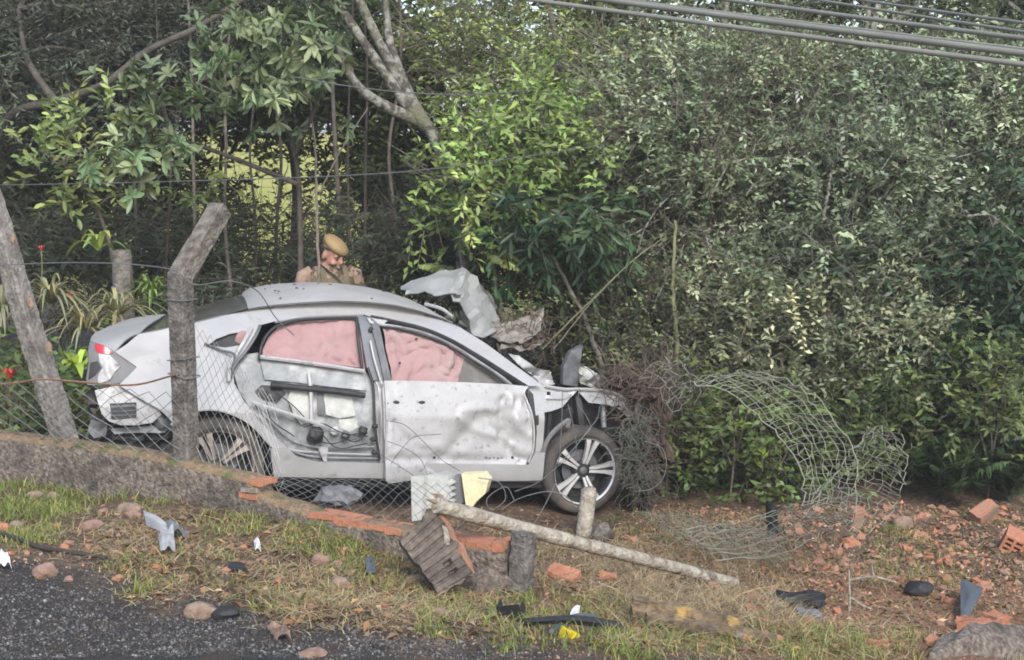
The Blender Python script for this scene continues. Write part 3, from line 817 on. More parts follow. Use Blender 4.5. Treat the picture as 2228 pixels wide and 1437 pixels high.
# front window: roof seal, frame, airbag
bar('door_seal', [(806, 690), (850, 699), (920, 716), (980, 741), (1040, 776), (1090, 808), (1140, 838)], M_blk, .016, .012)
bar('door_frame', [(824, 706), (870, 712), (930, 727), (985, 752), (1040, 786), (1080, 812), (1112, 836)], M_steel, .009, -.004)
bar('door_frame', [(826, 711), (872, 718), (930, 734), (985, 759), (1040, 793), (1075, 816), (1100, 836)], M_blk, .008, .0)
panel('bright_corner', [(798, 692), (826, 690), (846, 695), (836, 706), (806, 704)], M_scuff, -.006, step=.02, dent=lambda x, z: .012 * ridge(x, z, 25, 2))
panel('curtain_airbag', [(826, 708), (880, 716), (940, 732), (985, 752), (1012, 764), (1008, 780), (1000, 795), (996, 815), (993, 836), (850, 836), (846, 800), (836, 760)], M_air, .07, step=.016, dent=lambda x, z: folds(x, z, 9))
blob('button', carS(906, 738, .02), (.009, .006, .009), M_blk, car, .05, sub=2); blob('button', carS(870, 790, .015), (.009, .006, .009), M_blk, car, .05, sub=2)

# --- sill, cabin floor and what is dark inside
panel('sill', [(588, 976), (628, 977), (645, 993), (690, 1005), (832, 1008), (1150, 1012), (1165, 985), (1186, 986), (1180, 1046), (1080, 1047), (840, 1042), (596, 1038)], M_paint, -.012, thick=.05, dent=lambda x, z: .006 * nz(x, z, 6, 3) + .02 * sst(-.075, -.095, z))
panel('sill_edge', [(595, 1030), (840, 1034), (1172, 1040), (1170, 1050), (840, 1046), (597, 1042)], M_grey, .01, thick=.05)
box_part('floor_pan', (1.25, CW / 2, -.12), (2.5, CW - .16, .05), M_blk, .01)
box_part('seat_cushion', (.95, .95, .14), (.55, 1.3, .2), M_blk, .07)
box_part('rear_bulkhead', (.30, CW / 2, .3), (.06, CW - .3, .7), M_blk, .02)
for yy in (.42, 1.30):
    box_part('front_seat', (1.45, yy, .42), (.16, .48, .72), M_grey, .07, rot=Matrix.Rotation(-.25, 3, 'Y'))
    box_part('front_seat', (1.65, yy, .14), (.5, .48, .18), M_grey, .07)
box_part('dashboard', (2.25, CW / 2, .42), (.32, CW - .3, .22), M_steeldk, .08)
box_part('firewall', (2.42, CW / 2, .2), (.06, CW - .2, .62), M_blk, .02)
wh = MB(); wh.lathe([(.17 + .014 * math.cos(a), .014 * math.sin(a)) for a in np.linspace(0, 2 * math.pi, 9)], 28); wh.box((0, 0, 0), .32, .02, .04)
o = obj('steering_wheel', wh, M_blk, car, 60); o.location = (2.02, 1.30, .5); o.rotation_euler = (0, 0, R(65))
# far side, closed up
def far_side(name, out, mt, y, holes=()):
    pts = [V((a, y, b_)) for a, b_ in out]
    return panel(name, pts, mt, 0, [[V((a, y, b_)) for a, b_ in h] for h in holes], step=.12, local=True, yfun=lambda x, z: CW - float(yprof(z)), thick=.004)
farwin = [(.35, .62), (.7, .86), (1.2, .96), (1.6, .93), (2.0, .74), (2.2, .56)]
fso = [(-.62, .60), (-.5, .68), (.1, .84), (.6, .97), (1.2, 1.02), (1.7, .96), (2.1, .76), (2.45, .52), (2.45, -.12), (.42, -.12), (.36, .1), (.2, .3), (0, .37), (-.2, .3), (-.36, .1), (-.5, -.02), (-.62, .1)]
far_side('side_frame', fso, M_paint, CW, [farwin]); far_side('side_glass', farwin, M_glassdk, CW)

# --- front end: wing gone, apron and hinge pillar left
def dent_ap(x, z): return .012 * ridge(x, z, 9, 4) + .006 * nz(x, z, 20, 2)
apron = [(1150, 842), (1184, 838), (1225, 846), (1262, 846), (1310, 849), (1348, 858), (1372, 876), (1380, 906), (1366, 908), (1350, 892), (1325, 882), (1282, 877), (1268, 862), (1256, 850), (1240, 868), (1226, 886), (1200, 896), (1180, 899), (1160, 896), (1150, 865)]
panel('inner_wing', apron, M_paint, .06, [[(1191, 853), (1199, 853), (1199, 861), (1191, 861)]], step=.025, dent=dent_ap, thick=.02)
bar('wing_flange', [(1184, 840), (1225, 847), (1262, 847), (1310, 850), (1345, 859), (1372, 878)], M_paint, .012, .05)
bar('wing_crease', [(1190, 868), (1225, 868), (1244, 858)], M_steel, .005, .05)
panel('hinge_pillar', [(1158, 890), (1184, 894), (1180, 988), (1160, 986), (1163, 940)], M_paint, .05, thick=.03)
panel('hinge_hole', [(1162, 905), (1172, 904), (1172, 925), (1163, 926)], M_blk, .045, thick=.004)
panel('pillar_gap', [(1150, 848), (1160, 858), (1165, 900), (1168, 940), (1164, 985), (1158, 985), (1160, 930), (1152, 890)], M_blk, .035)
panel('arch_liner', [(1184, 896), (1228, 892), (1262, 872), (1290, 885), (1340, 890), (1366, 912), (1372, 1000), (1340, 1080), (1210, 1080), (1182, 1040), (1182, 980)], M_blk, .24, step=.04, dent=lambda x, z: .05 * nz(x, z, 6, 1))
bar('liner_strip', [(1178, 1010), (1186, 970), (1204, 940), (1236, 915), (1234, 930)], M_grey, .018, .03)
bar('strut', [(1255, 852), (1262, 900), (1268, 960)], M_blk, .04, .16)
bar('strut', [(1312, 880), (1314, 930)], M_steel, .02, .14)
scrap('torn_bracket', [(1366, 866), (1384, 872), (1396, 870), (1390, 892), (1376, 900)], M_scuff, .1, .04, seed=11)
scrap('torn_bracket', [(1340, 852), (1358, 850), (1372, 866), (1352, 868)], M_scuff, .2, .04, seed=12)
# windscreen remains, cowl, bits stacked on the bulkhead
ws_near = [lp(985, 706, .28), lp(1020, 726, .26), lp(1062, 752, .24), lp(1110, 788, .2), lp(1160, 822, .16)]
def warp_ws(s, t, i): return np.array([0, 0, -.20 * (1 - (2 * t - 1) ** 2) * (1 - i / 6) + .05 * nz(s[0], s[1], 4, 3)])
loft('windscreen', ws_near, [.03] * 5, M_shatter, 24, None, warp_ws)
panel('cabin_shade', [(1010, 768), (1080, 806), (1118, 838), (1150, 842), (1110, 842), (994, 838), (998, 812)], M_glassdk, .05)  # dark sheet put in for the shade of the cabin interior
scrap('cowl_scrap', [(1112, 772), (1134, 776), (1165, 800), (1205, 812), (1200, 835), (1165, 828), (1135, 800)], M_hood, .35, .05, seed=21)
scrap('cowl_scrap', [(1160, 812), (1196, 806), (1212, 838), (1182, 842)], M_scuff, .22, .05, seed=22)
scrap('black_duct', [(1226, 838), (1228, 800), (1244, 765), (1270, 752), (1262, 795), (1258, 842)], M_steeldk, .30, .02, seed=23, thick=.05)
scrap('headlight_shell', [(1262, 792), (1282, 800), (1300, 812), (1318, 818), (1330, 838), (1300, 848), (1268, 836)], M_pad, .45, .06, seed=24, thick=.03)
scrap('torn_bracket', [(1300, 822), (1322, 816), (1332, 846), (1306, 846)], M_scuff, .38, .04, seed=26)
box_part('engine_block', (2.78, CW / 2, .22), (.42, CW - .6, .42), M_blk, .06, jit=.02)
# crumpled hood thrown back against the screen
def sheet(name, strips, mt, seed=0, amp=.02, n=16, m_=7, thick=.006):
    """ruled sheet between two traced edges, crumpled"""
    a = smooth_curve([carP(*p) for p in strips[0]], n); b_ = smooth_curve([carP(*p) for p in strips[1]], n)
    rows = []
    for i in range(n):
        row = []
        for j in range(m_):
            t = j / (m_ - 1); p = a[i] * (1 - t) + b_[i] * t
            k = amp * (ridge(p[0] + p[1], p[2], 7, seed) * .8 + .6 * nz(p[0], p[2] + p[1], 16, seed))
            row.append(p + np.array([.2, -.8, .6]) * k)
        rows.append(row)
    mb = MB(); rows = np.array(rows); mb.grid(rows); mb.grid(rows + np.array([0, thick, -thick]))
    return obj(name, mb, mt, car, 22, fixn=False)
sheet('hood', [[(864, 632, 1.3), (900, 611, 1.3), (950, 596, 1.25), (1003, 585, 1.2)], [(884, 646, .85), (926, 642, .8), (966, 642, .75), (998, 650, .7)]], M_hood, 1, .07, 13, 6)
sheet('hood', [[(1000, 585, 1.2), (1028, 612, 1.18), (1054, 650, 1.15), (1074, 690, 1.12), (1086, 722, 1.1)], [(972, 640, .75), (992, 664, .7), (1012, 692, .68), (1030, 718, .66), (1046, 740, .64)]], M_hood, 2, .065, 13, 6)
sheet('hood', [[(944, 624, 1.2), (970, 650, 1.15), (990, 672, 1.1)], [(966, 616, 1.25), (998, 640, 1.3), (1014, 660, 1.3)]], M_steel, 3, .03)
sheet('hood', [[(1012, 600, 1.35), (1042, 620, 1.4), (1068, 650, 1.4), (1078, 672, 1.35)], [(1016, 620, 1.15), (1038, 644, 1.15), (1056, 672, 1.12), (1066, 690, 1.1)]], M_steel, 4, .03)
sheet('hood', [[(1058, 700, 1.1), (1090, 706, 1.1), (1130, 698, 1.12), (1176, 676, 1.15)], [(1064, 742, .85), (1100, 752, .85), (1140, 748, .9), (1168, 726, 1.0)]], M_hoodmud, 5, .08, 14, 7)
sheet('hood', [[(1080, 735, 1.0), (1120, 742, 1.0), (1180, 744, 1.05)], [(1090, 758, .8), (1130, 764, .8), (1174, 756, .9)]], M_hoodmud, 6, .05, 18, 8)
for k, pts in enumerate([[(955, 655, 1.0), (968, 642, 1.0), (985, 636, 1.0)], [(1000, 700, .8), (1040, 725, .8), (1056, 728, .8)], [(925, 662, .7), (960, 672, .6), (985, 690, .5)]]):
    c = smooth_curve([carP(*p) for p in pts], 10); obj('hood_rib', MB().tube(c, .014, 6), M_hood, car, 50)

# --- wheels
def wheel(x, y, brown_rim, turn=0.0, flip=1, ang=6.0):
    root = bpy.data.objects.new('wheel', None); COL.objects.link(root); root.parent = car; root.empty_display_size = .1
    root.location = (x, y, 0); root.rotation_euler = (0, 0, turn)
    rt, w = .323, .205
    prof = [(.240, .012), (.268, -.004), (.290, .0), (.308, .008), (.318, .02), (.3235, .045)]
    for g in (.065, .1, .135):
        prof += [(.3235, g - .008), (.314, g - .006), (.314, g + .006), (.3235, g + .008)]
    prof += [(.3235, .165), (.316, .19), (.29, .205), (.24, .2)]
    t = obj('tyre', MB().lathe(prof, 64), M_tyre, root, 40)
    rim = MB().lathe([(.241, .0), (.246, -.005), (.241, .004), (.236, .008)], 64)
    bar_ = MB().lathe([(.236, .009), (.226, .02), (.216, .04), (.212, .19), (.24, .2)], 64); bar_.lathe([(.0001, .125), (.14, .125), (.213, .12)], 48)
    obj('barrel', bar_, M_alloyblk, root, 40)
    obj('rim', rim, M_alloybrown if brown_rim else M_alloy, root, 40)
    obj('brake_disc', MB().lathe([(.03, .09), (.145, .085), (.145, .1), (.03, .105)], 40), M_steeldk, root, 40)
    sp = MB(); bk = MB()
    for k in range(5):
        a0 = R(ang + 72 * k)
        for s in (-1, 1):
            pts = []; A0, A1 = a0 + s * R(10), a0 + s * R(11.5)
            def at(r, a, yy): return (r * math.cos(a), yy, r * math.sin(a))
            for (r, a, hw, yy) in [(.052, a0 + s * R(13), .009, .030), (.10, a0 + s * R(8), .010, .018), (.17, a0 + s * R(7.5), .013, .010), (.22, a0 + s * R(8.5), .018, .006), (.240, a0 + s * R(9), .022, .008)]:
                c, sn = math.cos(a), math.sin(a); tn = np.array([-sn, 0, c])
                p = np.array(at(r, a, yy)); pts.append([p - hw * tn, p + hw * tn, p + hw * tn + np.array([0, .03, 0]), p - hw * tn + np.array([0, .03, 0]), p - hw * tn])
            sp.grid(pts)
        pts = []
        for (r, hw, yy) in [(.05, .02, .04), (.12, .022, .03), (.2, .034, .028), (.238, .036, .024)]:
            c, sn = math.cos(a0), math.sin(a0); tn = np.array([-sn, 0, c]); p = np.array([r * c, yy, r * sn])
            pts.append([p - hw * tn, p + hw * tn, p + hw * tn + np.array([0, .03, 0]), p - hw * tn + np.array([0, .03, 0]), p - hw * tn])
        bk.grid(pts)
        c, sn = math.cos(a0 + R(36)), math.sin(a0 + R(36))
        bk.lathe([(.0001, .022), (.008, .022), (.009, .04)], 8, c=(.057 * c, 0, .057 * sn))
    bk.lathe([(.0001, .03), (.05, .03), (.07, .036), (.075, .06)], 32)
    obj('spoke', sp, M_alloybrown if brown_rim else M_alloy, root, 30)
    obj('hub', bk, M_alloyblk, root, 30)
    obj('hub_cap', MB().lathe([(.0001, .014), (.018, .016), (.028, .022), (.03, .034)], 24), M_steeldk, root, 40)
    if flip < 0: root.scale = (1, -1, 1)
    return root
wheel(0, .0, True, 0, 1, -28)
wheel(2.70, .0, False, R(0), 1, 6)
wheel(0, CW, True, 0, -1, 40); wheel(2.70, CW - .03, False, 0, -1, 10)
panel('arch_liner', [(352, 990), (372, 930), (410, 905), (470, 897), (530, 915), (585, 970), (598, 1040), (560, 1080), (400, 1080), (360, 1040)], M_blk, .26, step=.06)
# ------------------------------------------------------------------ the officer behind the car
M_skin = mat('skin', (.43, .225, .17), (.38, .19, .145), 14, .55)
M_camo = mat('tan_camouflage', (.25, .165, .12), (.33, .24, .18), 9, .9, bump=.2, bscale=30, lo=.45, hi=.55, c3=(.085, .062, .045), s3=15, l3=.52, h3=.56)
M_vest = mat('olive_vest', (.12, .10, .065), (.17, .14, .09), 14, .9, bump=.3, bscale=40)
M_beret = mat('khaki_beret', (.33, .235, .115), (.28, .20, .10), 12, .9, bump=.25, bscale=50)
M_strap = mat('dark_strap', (.05, .04, .035), (.07, .06, .05), 20, .8)
M_white = mat('white_cloth', (.75, .75, .75), None, rough=.8)
M_hair = mat('dark_hair', (.03, .024, .02), (.05, .04, .03), 40, .8)
ph = atY(716, 515, 12.15)
pz = float(G(ph[0], ph[1], False))
HT = ph[2] - pz                                              # standing height with beret
SC = HT / 1.69
def ell(mb, secs, n=20):
    """stacked ellipses: (cx, cy, cz, rx, ry)"""
    rows = []
    for cx, cy_, cz, rx_, ry_ in secs:
        rows.append([(cx + rx_ * math.cos(a), cy_ + ry_ * math.sin(a), cz) for a in np.linspace(0, 2 * math.pi, n, endpoint=False)])
    k = len(rows); o = []
    for r in rows: o += r
    fs = [(i * n + j, i * n + (j + 1) % n, (i + 1) * n + (j + 1) % n, (i + 1) * n + j) for i in range(k - 1) for j in range(n)] + [tuple(range(n))[::-1], tuple((k - 1) * n + j for j in range(n))]
    mb.add(o, fs)
def ball(mb, c, r, rot=None, n=14):
    vs_ = []; m_ = 10
    for i in range(m_ + 1):
        t = math.pi * i / m_
        for j in range(n):
            a = 2 * math.pi * j / n; vs_.append((r[0] * math.sin(t) * math.cos(a), r[1] * math.sin(t) * math.sin(a), r[2] * math.cos(t)))
    vs_ = np.array(vs_)
    if rot is not None: vs_ = vs_ @ np.array(rot).T
    mb.add(vs_ + V(c), [(i * n + j, (i + 1) * n + j, (i + 1) * n + (j + 1) % n, i * n + (j + 1) % n) for i in range(m_) for j in range(n)])
b_ = MB()                                                    # facing +y, feet at z = 0, 1.80 tall with the beret
HR = Matrix.Rotation(R(-22), 3, 'X'); HT0 = Vector((0, .05, 1.545))      # head bowed forwards
HY = Matrix.Rotation(R(30), 3, 'Z')                                       # and turned a little to his left
def hd(p): q = HY @ (HR @ Vector(p)) + HT0; return (q.x, q.y, q.z)
RM = HY @ HR
ell(b_, [(0, 0, .86, .15, .10), (0, 0, .95, .165, .115), (0, .0, 1.08, .155, .11), (0, .005, 1.22, .175, .125), (0, .005, 1.34, .19, .125), (0, 0, 1.42, .175, .105), (0, .0, 1.465, .12, .085), (0, .015, 1.50, .065, .065)])
b_.tube([(0, .01, 1.44), (0, .03, 1.52), hd((0, -.02, -.03))], [.068, .060, .056], 14)
ball(b_, hd((0, -.012, .045)), (.076, .096, .088), RM); ball(b_, hd((0, .028, -.015)), (.062, .070, .095), RM); ball(b_, hd((0, .05, -.085)), (.036, .036, .030), RM)
ball(b_, hd((0, .108, -.012)), (.013, .018, .026), RM); ball(b_, hd((0, .098, .012)), (.010, .014, .03), RM)
for s in (-1, 1):
    ball(b_, hd((s * .078, -.012, -.005)), (.010, .022, .034), RM)
    ball(b_, hd((s * .034, .083, .030)), (.030, .014, .010), RM)       # brow
    ball(b_, hd((s * .042, .068, -.03)), (.026, .024, .024), RM)       # cheek
    b_.tube([(s * .15, 0, 1.40), (s * .205, .0, 1.385), (s * .245, .015, 1.27), (s * .262, .04, 1.13)], [.075, .068, .056, .048], 12)
    b_.tube([(s * .262, .04, 1.13), (s * .20, .16, 1.11), (s * .10, .27, 1.13)], [.049, .044, .032], 12)
    w = np.array([s * .10, .27, 1.13]); palm = np.array([s * .06, .32, 1.14])
    ball(b_, (w + palm) / 2, (.038, .045, .022))
    for k, (dx, L_) in enumerate([(-.026, .06), (-.009, .07), (.009, .066), (.026, .052)]):
        q0 = palm + np.array([dx, .01, 0]); q1 = q0 + np.array([-s * .02, L_ * .6, .008]); q2 = q1 + np.array([-s * .015, L_ * .25, -.03])
        b_.tube([q0, q1, q2], [.0095, .009, .0075], 7)
    b_.tube([palm + np.array([-s * .03, -.02, .01]), palm + np.array([-s * .055, .015, .03]), palm + np.array([-s * .05, .045, .035])], [.012, .0105, .009], 7)
    b_.tube([(s * .085, 0, .90), (s * .10, .01, .70), (s * .105, .015, .49), (s * .108, -.012, .28), (s * .11, -.02, .10)], [.098, .085, .062, .058, .048], 14)
    ball(b_, (s * .115, .045, .045), (.046, .125, .048))
ball(b_, hd((0, .106, -.058)), (.024, .010, .007), RM)                  # lips
me = b_.mesh('body')
tmp = bpy.data.objects.new('tmp_body', me); COL.objects.link(tmp)
md = tmp.modifiers.new('r', 'REMESH'); md.mode = 'VOXEL'; md.voxel_size = .0085
sm_ = tmp.modifiers.new('s', 'SMOOTH'); sm_.factor = .5; sm_.iterations = 3
dg = bpy.context.evaluated_depsgraph_get()
me2 = bpy.data.meshes.new_from_object(tmp.evaluated_get(dg))
bpy.data.objects.remove(tmp)
me2.name = 'body'
off = thing('person', 'person in tan camouflage and khaki beret looking down behind the car', 'person', (ph[0], ph[1], pz))
off.rotation_euler = (0, 0, R(180 + 26)); off.scale = (SC, SC, SC)
for m in (M_camo, M_skin, M_strap): me2.materials.append(m)
co = np.empty(len(me2.polygons) * 3); me2.polygons.foreach_get('center', co); co = co.reshape(-1, 3)
mi = np.zeros(len(co), int)
mi[(co[:, 2] > 1.485) & (np.abs(co[:, 0]) < .12)] = 1
mi[(co[:, 1] > .265) & (co[:, 2] > 1.0) & (co[:, 2] < 1.3)] = 1
mi[co[:, 2] < .14] = 2
me2.polygons.foreach_set('material_index', mi.astype(np.int32)); me2.polygons.foreach_set('use_smooth', [True] * len(co))
bo = bpy.data.objects.new('body', me2); COL.objects.link(bo); bo.parent = off
# hair band under the beret, eyes, beret, vest, straps
hb = MB(); ball(hb, hd((0, -.034, .04)), (.0765, .076, .068), RM); obj('hair', hb, M_hair, off, 60)
for s in (-1, 1):
    e = MB(); ball(e, hd((s * .033, .088, .008)), (.012, .006, .006), RM, 8); obj('eye', e, M_hair, off, 60)
    e = MB(); ball(e, hd((s * .034, .094, .034)), (.024, .006, .005), RM, 8); obj('eyebrow', e, M_hair, off, 60)
bt = MB(); BR = RM @ Matrix.Rotation(R(-16), 3, 'Y') @ Matrix.Rotation(R(-16), 3, 'X')
ball(bt, hd((-.012, .004, .088)), (.108, .120, .058), BR, 24)
ber = obj('beret', bt, M_beret, off, 60)
bd = MB(); rows = []
for zz, k in ((.056, 1.0), (.072, 1.02)):
    rows.append([hd((.083 * k * math.cos(a), -.012 + .103 * k * math.sin(a), zz + .012 * math.sin(a))) for a in np.linspace(0, 2 * math.pi, 33)])
bd.grid(rows); obj('band', bd, M_strap, ber, 60)
vt = MB(); ell(vt, [(0, .0, 1.0, .172, .132), (0, .0, 1.10, .172, .132), (0, .008, 1.22, .188, .146), (0, .008, 1.33, .196, .146), (0, .004, 1.38, .185, .135)], 28)
vest = obj('vest', vt, M_vest, off, 60)
for x0 in (-.1, .0, .1):
    pk = MB(); pk.box((x0, .155, 1.14), .075, .04, .11); obj('pouch', pk, M_vest, vest)
for s in (-1, 1):
    st = MB(); st.grid([[(s * (.09 + dx), y, z) for dx in (-.022, .022)] for y, z in ((.148, 1.30), (.130, 1.40), (.085, 1.462), (.0, 1.485), (-.08, 1.45), (-.135, 1.33))]); obj('strap', st, M_vest, vest, 60)
sl = MB(); sl.grid([[(x_ + dx * .5, y_, z_ + dx) for dx in (-.022, .022)] for x_, y_, z_ in ((.15, -.05, 1.475), (.115, .04, 1.488), (.06, .125, 1.435), (-.02, .168, 1.36), (-.1, .168, 1.27), (-.17, .12, 1.18))])
obj('sling', sl, M_strap, off, 60)
pt = MB(); pt.box((.235, .075, 1.33), .012, .05, .03, Matrix.Rotation(.3, 3, 'Z')); obj('sleeve_patch', pt, M_white, off)
pt = MB(); pt.box((.24, .072, 1.30), .012, .055, .025, Matrix.Rotation(.3, 3, 'Z')); obj('sleeve_patch', pt, mat('patch_red', (.6, .04, .05), None, rough=.8), off)
nb = MB(); nb.box((0, .36, 1.165), .16, .01, .11, Matrix.Rotation(R(-50), 3, 'X'))
npad = tag(obj('notepad', nb, M_white), 'notepad held in the hands of the person behind the car', 'notepad')
npad.location = off.location; npad.rotation_euler = off.rotation_euler; npad.scale = off.scale
# ------------------------------------------------------------------ vegetation
M_leaf = leaf_mat('leaf', .45, .25, .45)
M_leafdull = leaf_mat('leaf_dull', .7, .22, .25)
M_twig = mat('twig_bark', (.15, .125, .10), (.24, .21, .18), 10, .95, bump=.5, bscale=50)
M_darkbark = mat('dark_bark', (.06, .05, .042), (.11, .095, .08), 8, .95, bump=.8, bscale=30)
M_lichen = mat('lichen_bark', (.075, .066, .052), (.28, .28, .245), 13, .95, bump=.9, bscale=40, lo=.44, hi=.58, c3=(.15, .15, .10), s3=4, l3=.5, h3=.66)
M_greenstem = mat('green_stem', (.14, .15, .075), (.20, .20, .11), 10, .9)
UP = np.array([0, 0, 1.0])
def unit(a): return a / (np.linalg.norm(a, axis=-1, keepdims=True) + 1e-9)
DENS, BRIGHT, LSC = 2.8, 2.3, 1.0
class Leaves:
    """collects leaf faces for ONE crown"""
    def __init__(self): self.v = []; self.q = []; self.t = []; self.n = 0
    def put(self, base, axis, nrm, ll, lw, col, big=False, fold=.18, bend=.12):
        """base/axis/nrm: (n,3); ll, lw: (n,)"""
        n = len(base); axis = unit(axis); w = unit(np.cross(nrm, axis)); nn = np.cross(axis, w)
        L = ll[:, None]; Wd = lw[:, None] / 2
        if not big:
            vs_ = np.stack([base, base + axis * L * .5 + w * Wd + nn * Wd * fold * 2, base + axis * L - nn * L * bend, base + axis * L * .5 - w * Wd + nn * Wd * fold * 2], 1)
            k = 4; q = np.array([[0, 1, 2, 3]])
        else:
            m1 = base + axis * L * .30; m2 = base + axis * L * .68 - nn * L * bend * .4; tip = base + axis * L - nn * L * bend
            vs_ = np.stack([base, m1 + w * Wd * .8 + nn * Wd * fold * 2, m2 + w * Wd + nn * Wd * fold * 2, tip, m2 - w * Wd + nn * Wd * fold * 2, m1 - w * Wd * .8 + nn * Wd * fold * 2], 1)
            k = 6; q = np.array([[0, 1, 2, 3], [0, 3, 4, 5]])
        ids = self.n + (np.arange(n) * k)[:, None, None] + q[None]
        self.v.append(vs_.reshape(-1, 3)); self.q.append(ids.reshape(-1, 4)); self.t.append(np.repeat(col, k, 0)); self.n += n * k
    def strip(self, pts, wid, side, col):
        """pts (n,k,3) blades; wid (n,k); side (n,3)"""
        n, k = pts.shape[:2]
        a = pts - side[:, None] * wid[..., None]; b_ = pts + side[:, None] * wid[..., None]
        vs_ = np.stack([a, b_], 2).reshape(n, 2 * k, 3)
        q = np.array([[2 * i, 2 * i + 1, 2 * i + 3, 2 * i + 2] for i in range(k - 1)])
        ids = self.n + (np.arange(n) * 2 * k)[:, None, None] + q[None]
        self.v.append(vs_.reshape(-1, 3)); self.q.append(ids.reshape(-1, 4)); self.t.append(np.repeat(col, 2 * k, 0)); self.n += n * 2 * k
    def build(self, name, mt, parent=None, base=(0, 0, 0)):
        me = np_mesh(name, np.concatenate(self.v) - V(base), quads=np.concatenate(self.q), tint=np.concatenate(self.t))
        return link(name, me, mt, parent)
def sticks(P0, P1, r0, r1):
    """three-sided tapering sticks as (verts, quads)"""
    d = unit(P1 - P0); a = unit(np.cross(d, np.array([.3, .2, 1.0]))); b_ = np.cross(d, a); vs_ = []
    for P, r in ((P0, r0), (P1, r1)):
        r = np.broadcast_to(np.asarray(r, float), (len(P0),))[:, None]
        for w in (0, 2.094, 4.189):
            vs_.append(P + r * (math.cos(w) * a + math.sin(w) * b_))
    vs_ = np.stack(vs_, 1); q = np.array([[0, 1, 4, 3], [1, 2, 5, 4], [2, 0, 3, 5]])
    return vs_.reshape(-1, 3), ((np.arange(len(P0)) * 6)[:, None, None] + q[None]).reshape(-1, 4)
def crook(a, b_, amp, n=7):
    """a crooked limb between two points"""
    a, b_ = V(a), V(b_); t = np.linspace(0, 1, n)[:, None]
    p = a * (1 - t) + b_ * t; L = np.linalg.norm(b_ - a)
    o = rng.normal(0, 1, (n, 3)) * amp * L * np.sin(np.pi * t)
    o = (o + np.roll(o, 1, 0)) / 2
    return p + o + UP * (.12 * L * np.sin(np.pi * t))
def vary(col, n, dv=.25, dh=.12):
    c = np.tile(V(col), (n, 1)); k = np.exp(rng.normal(0, dv, n))[:, None]; h = rng.normal(0, dh, n)
    c = c * k; c[:, 0] *= 1 + h; c[:, 2] *= 1 - .6 * h
    return np.clip(c, .004, .8)
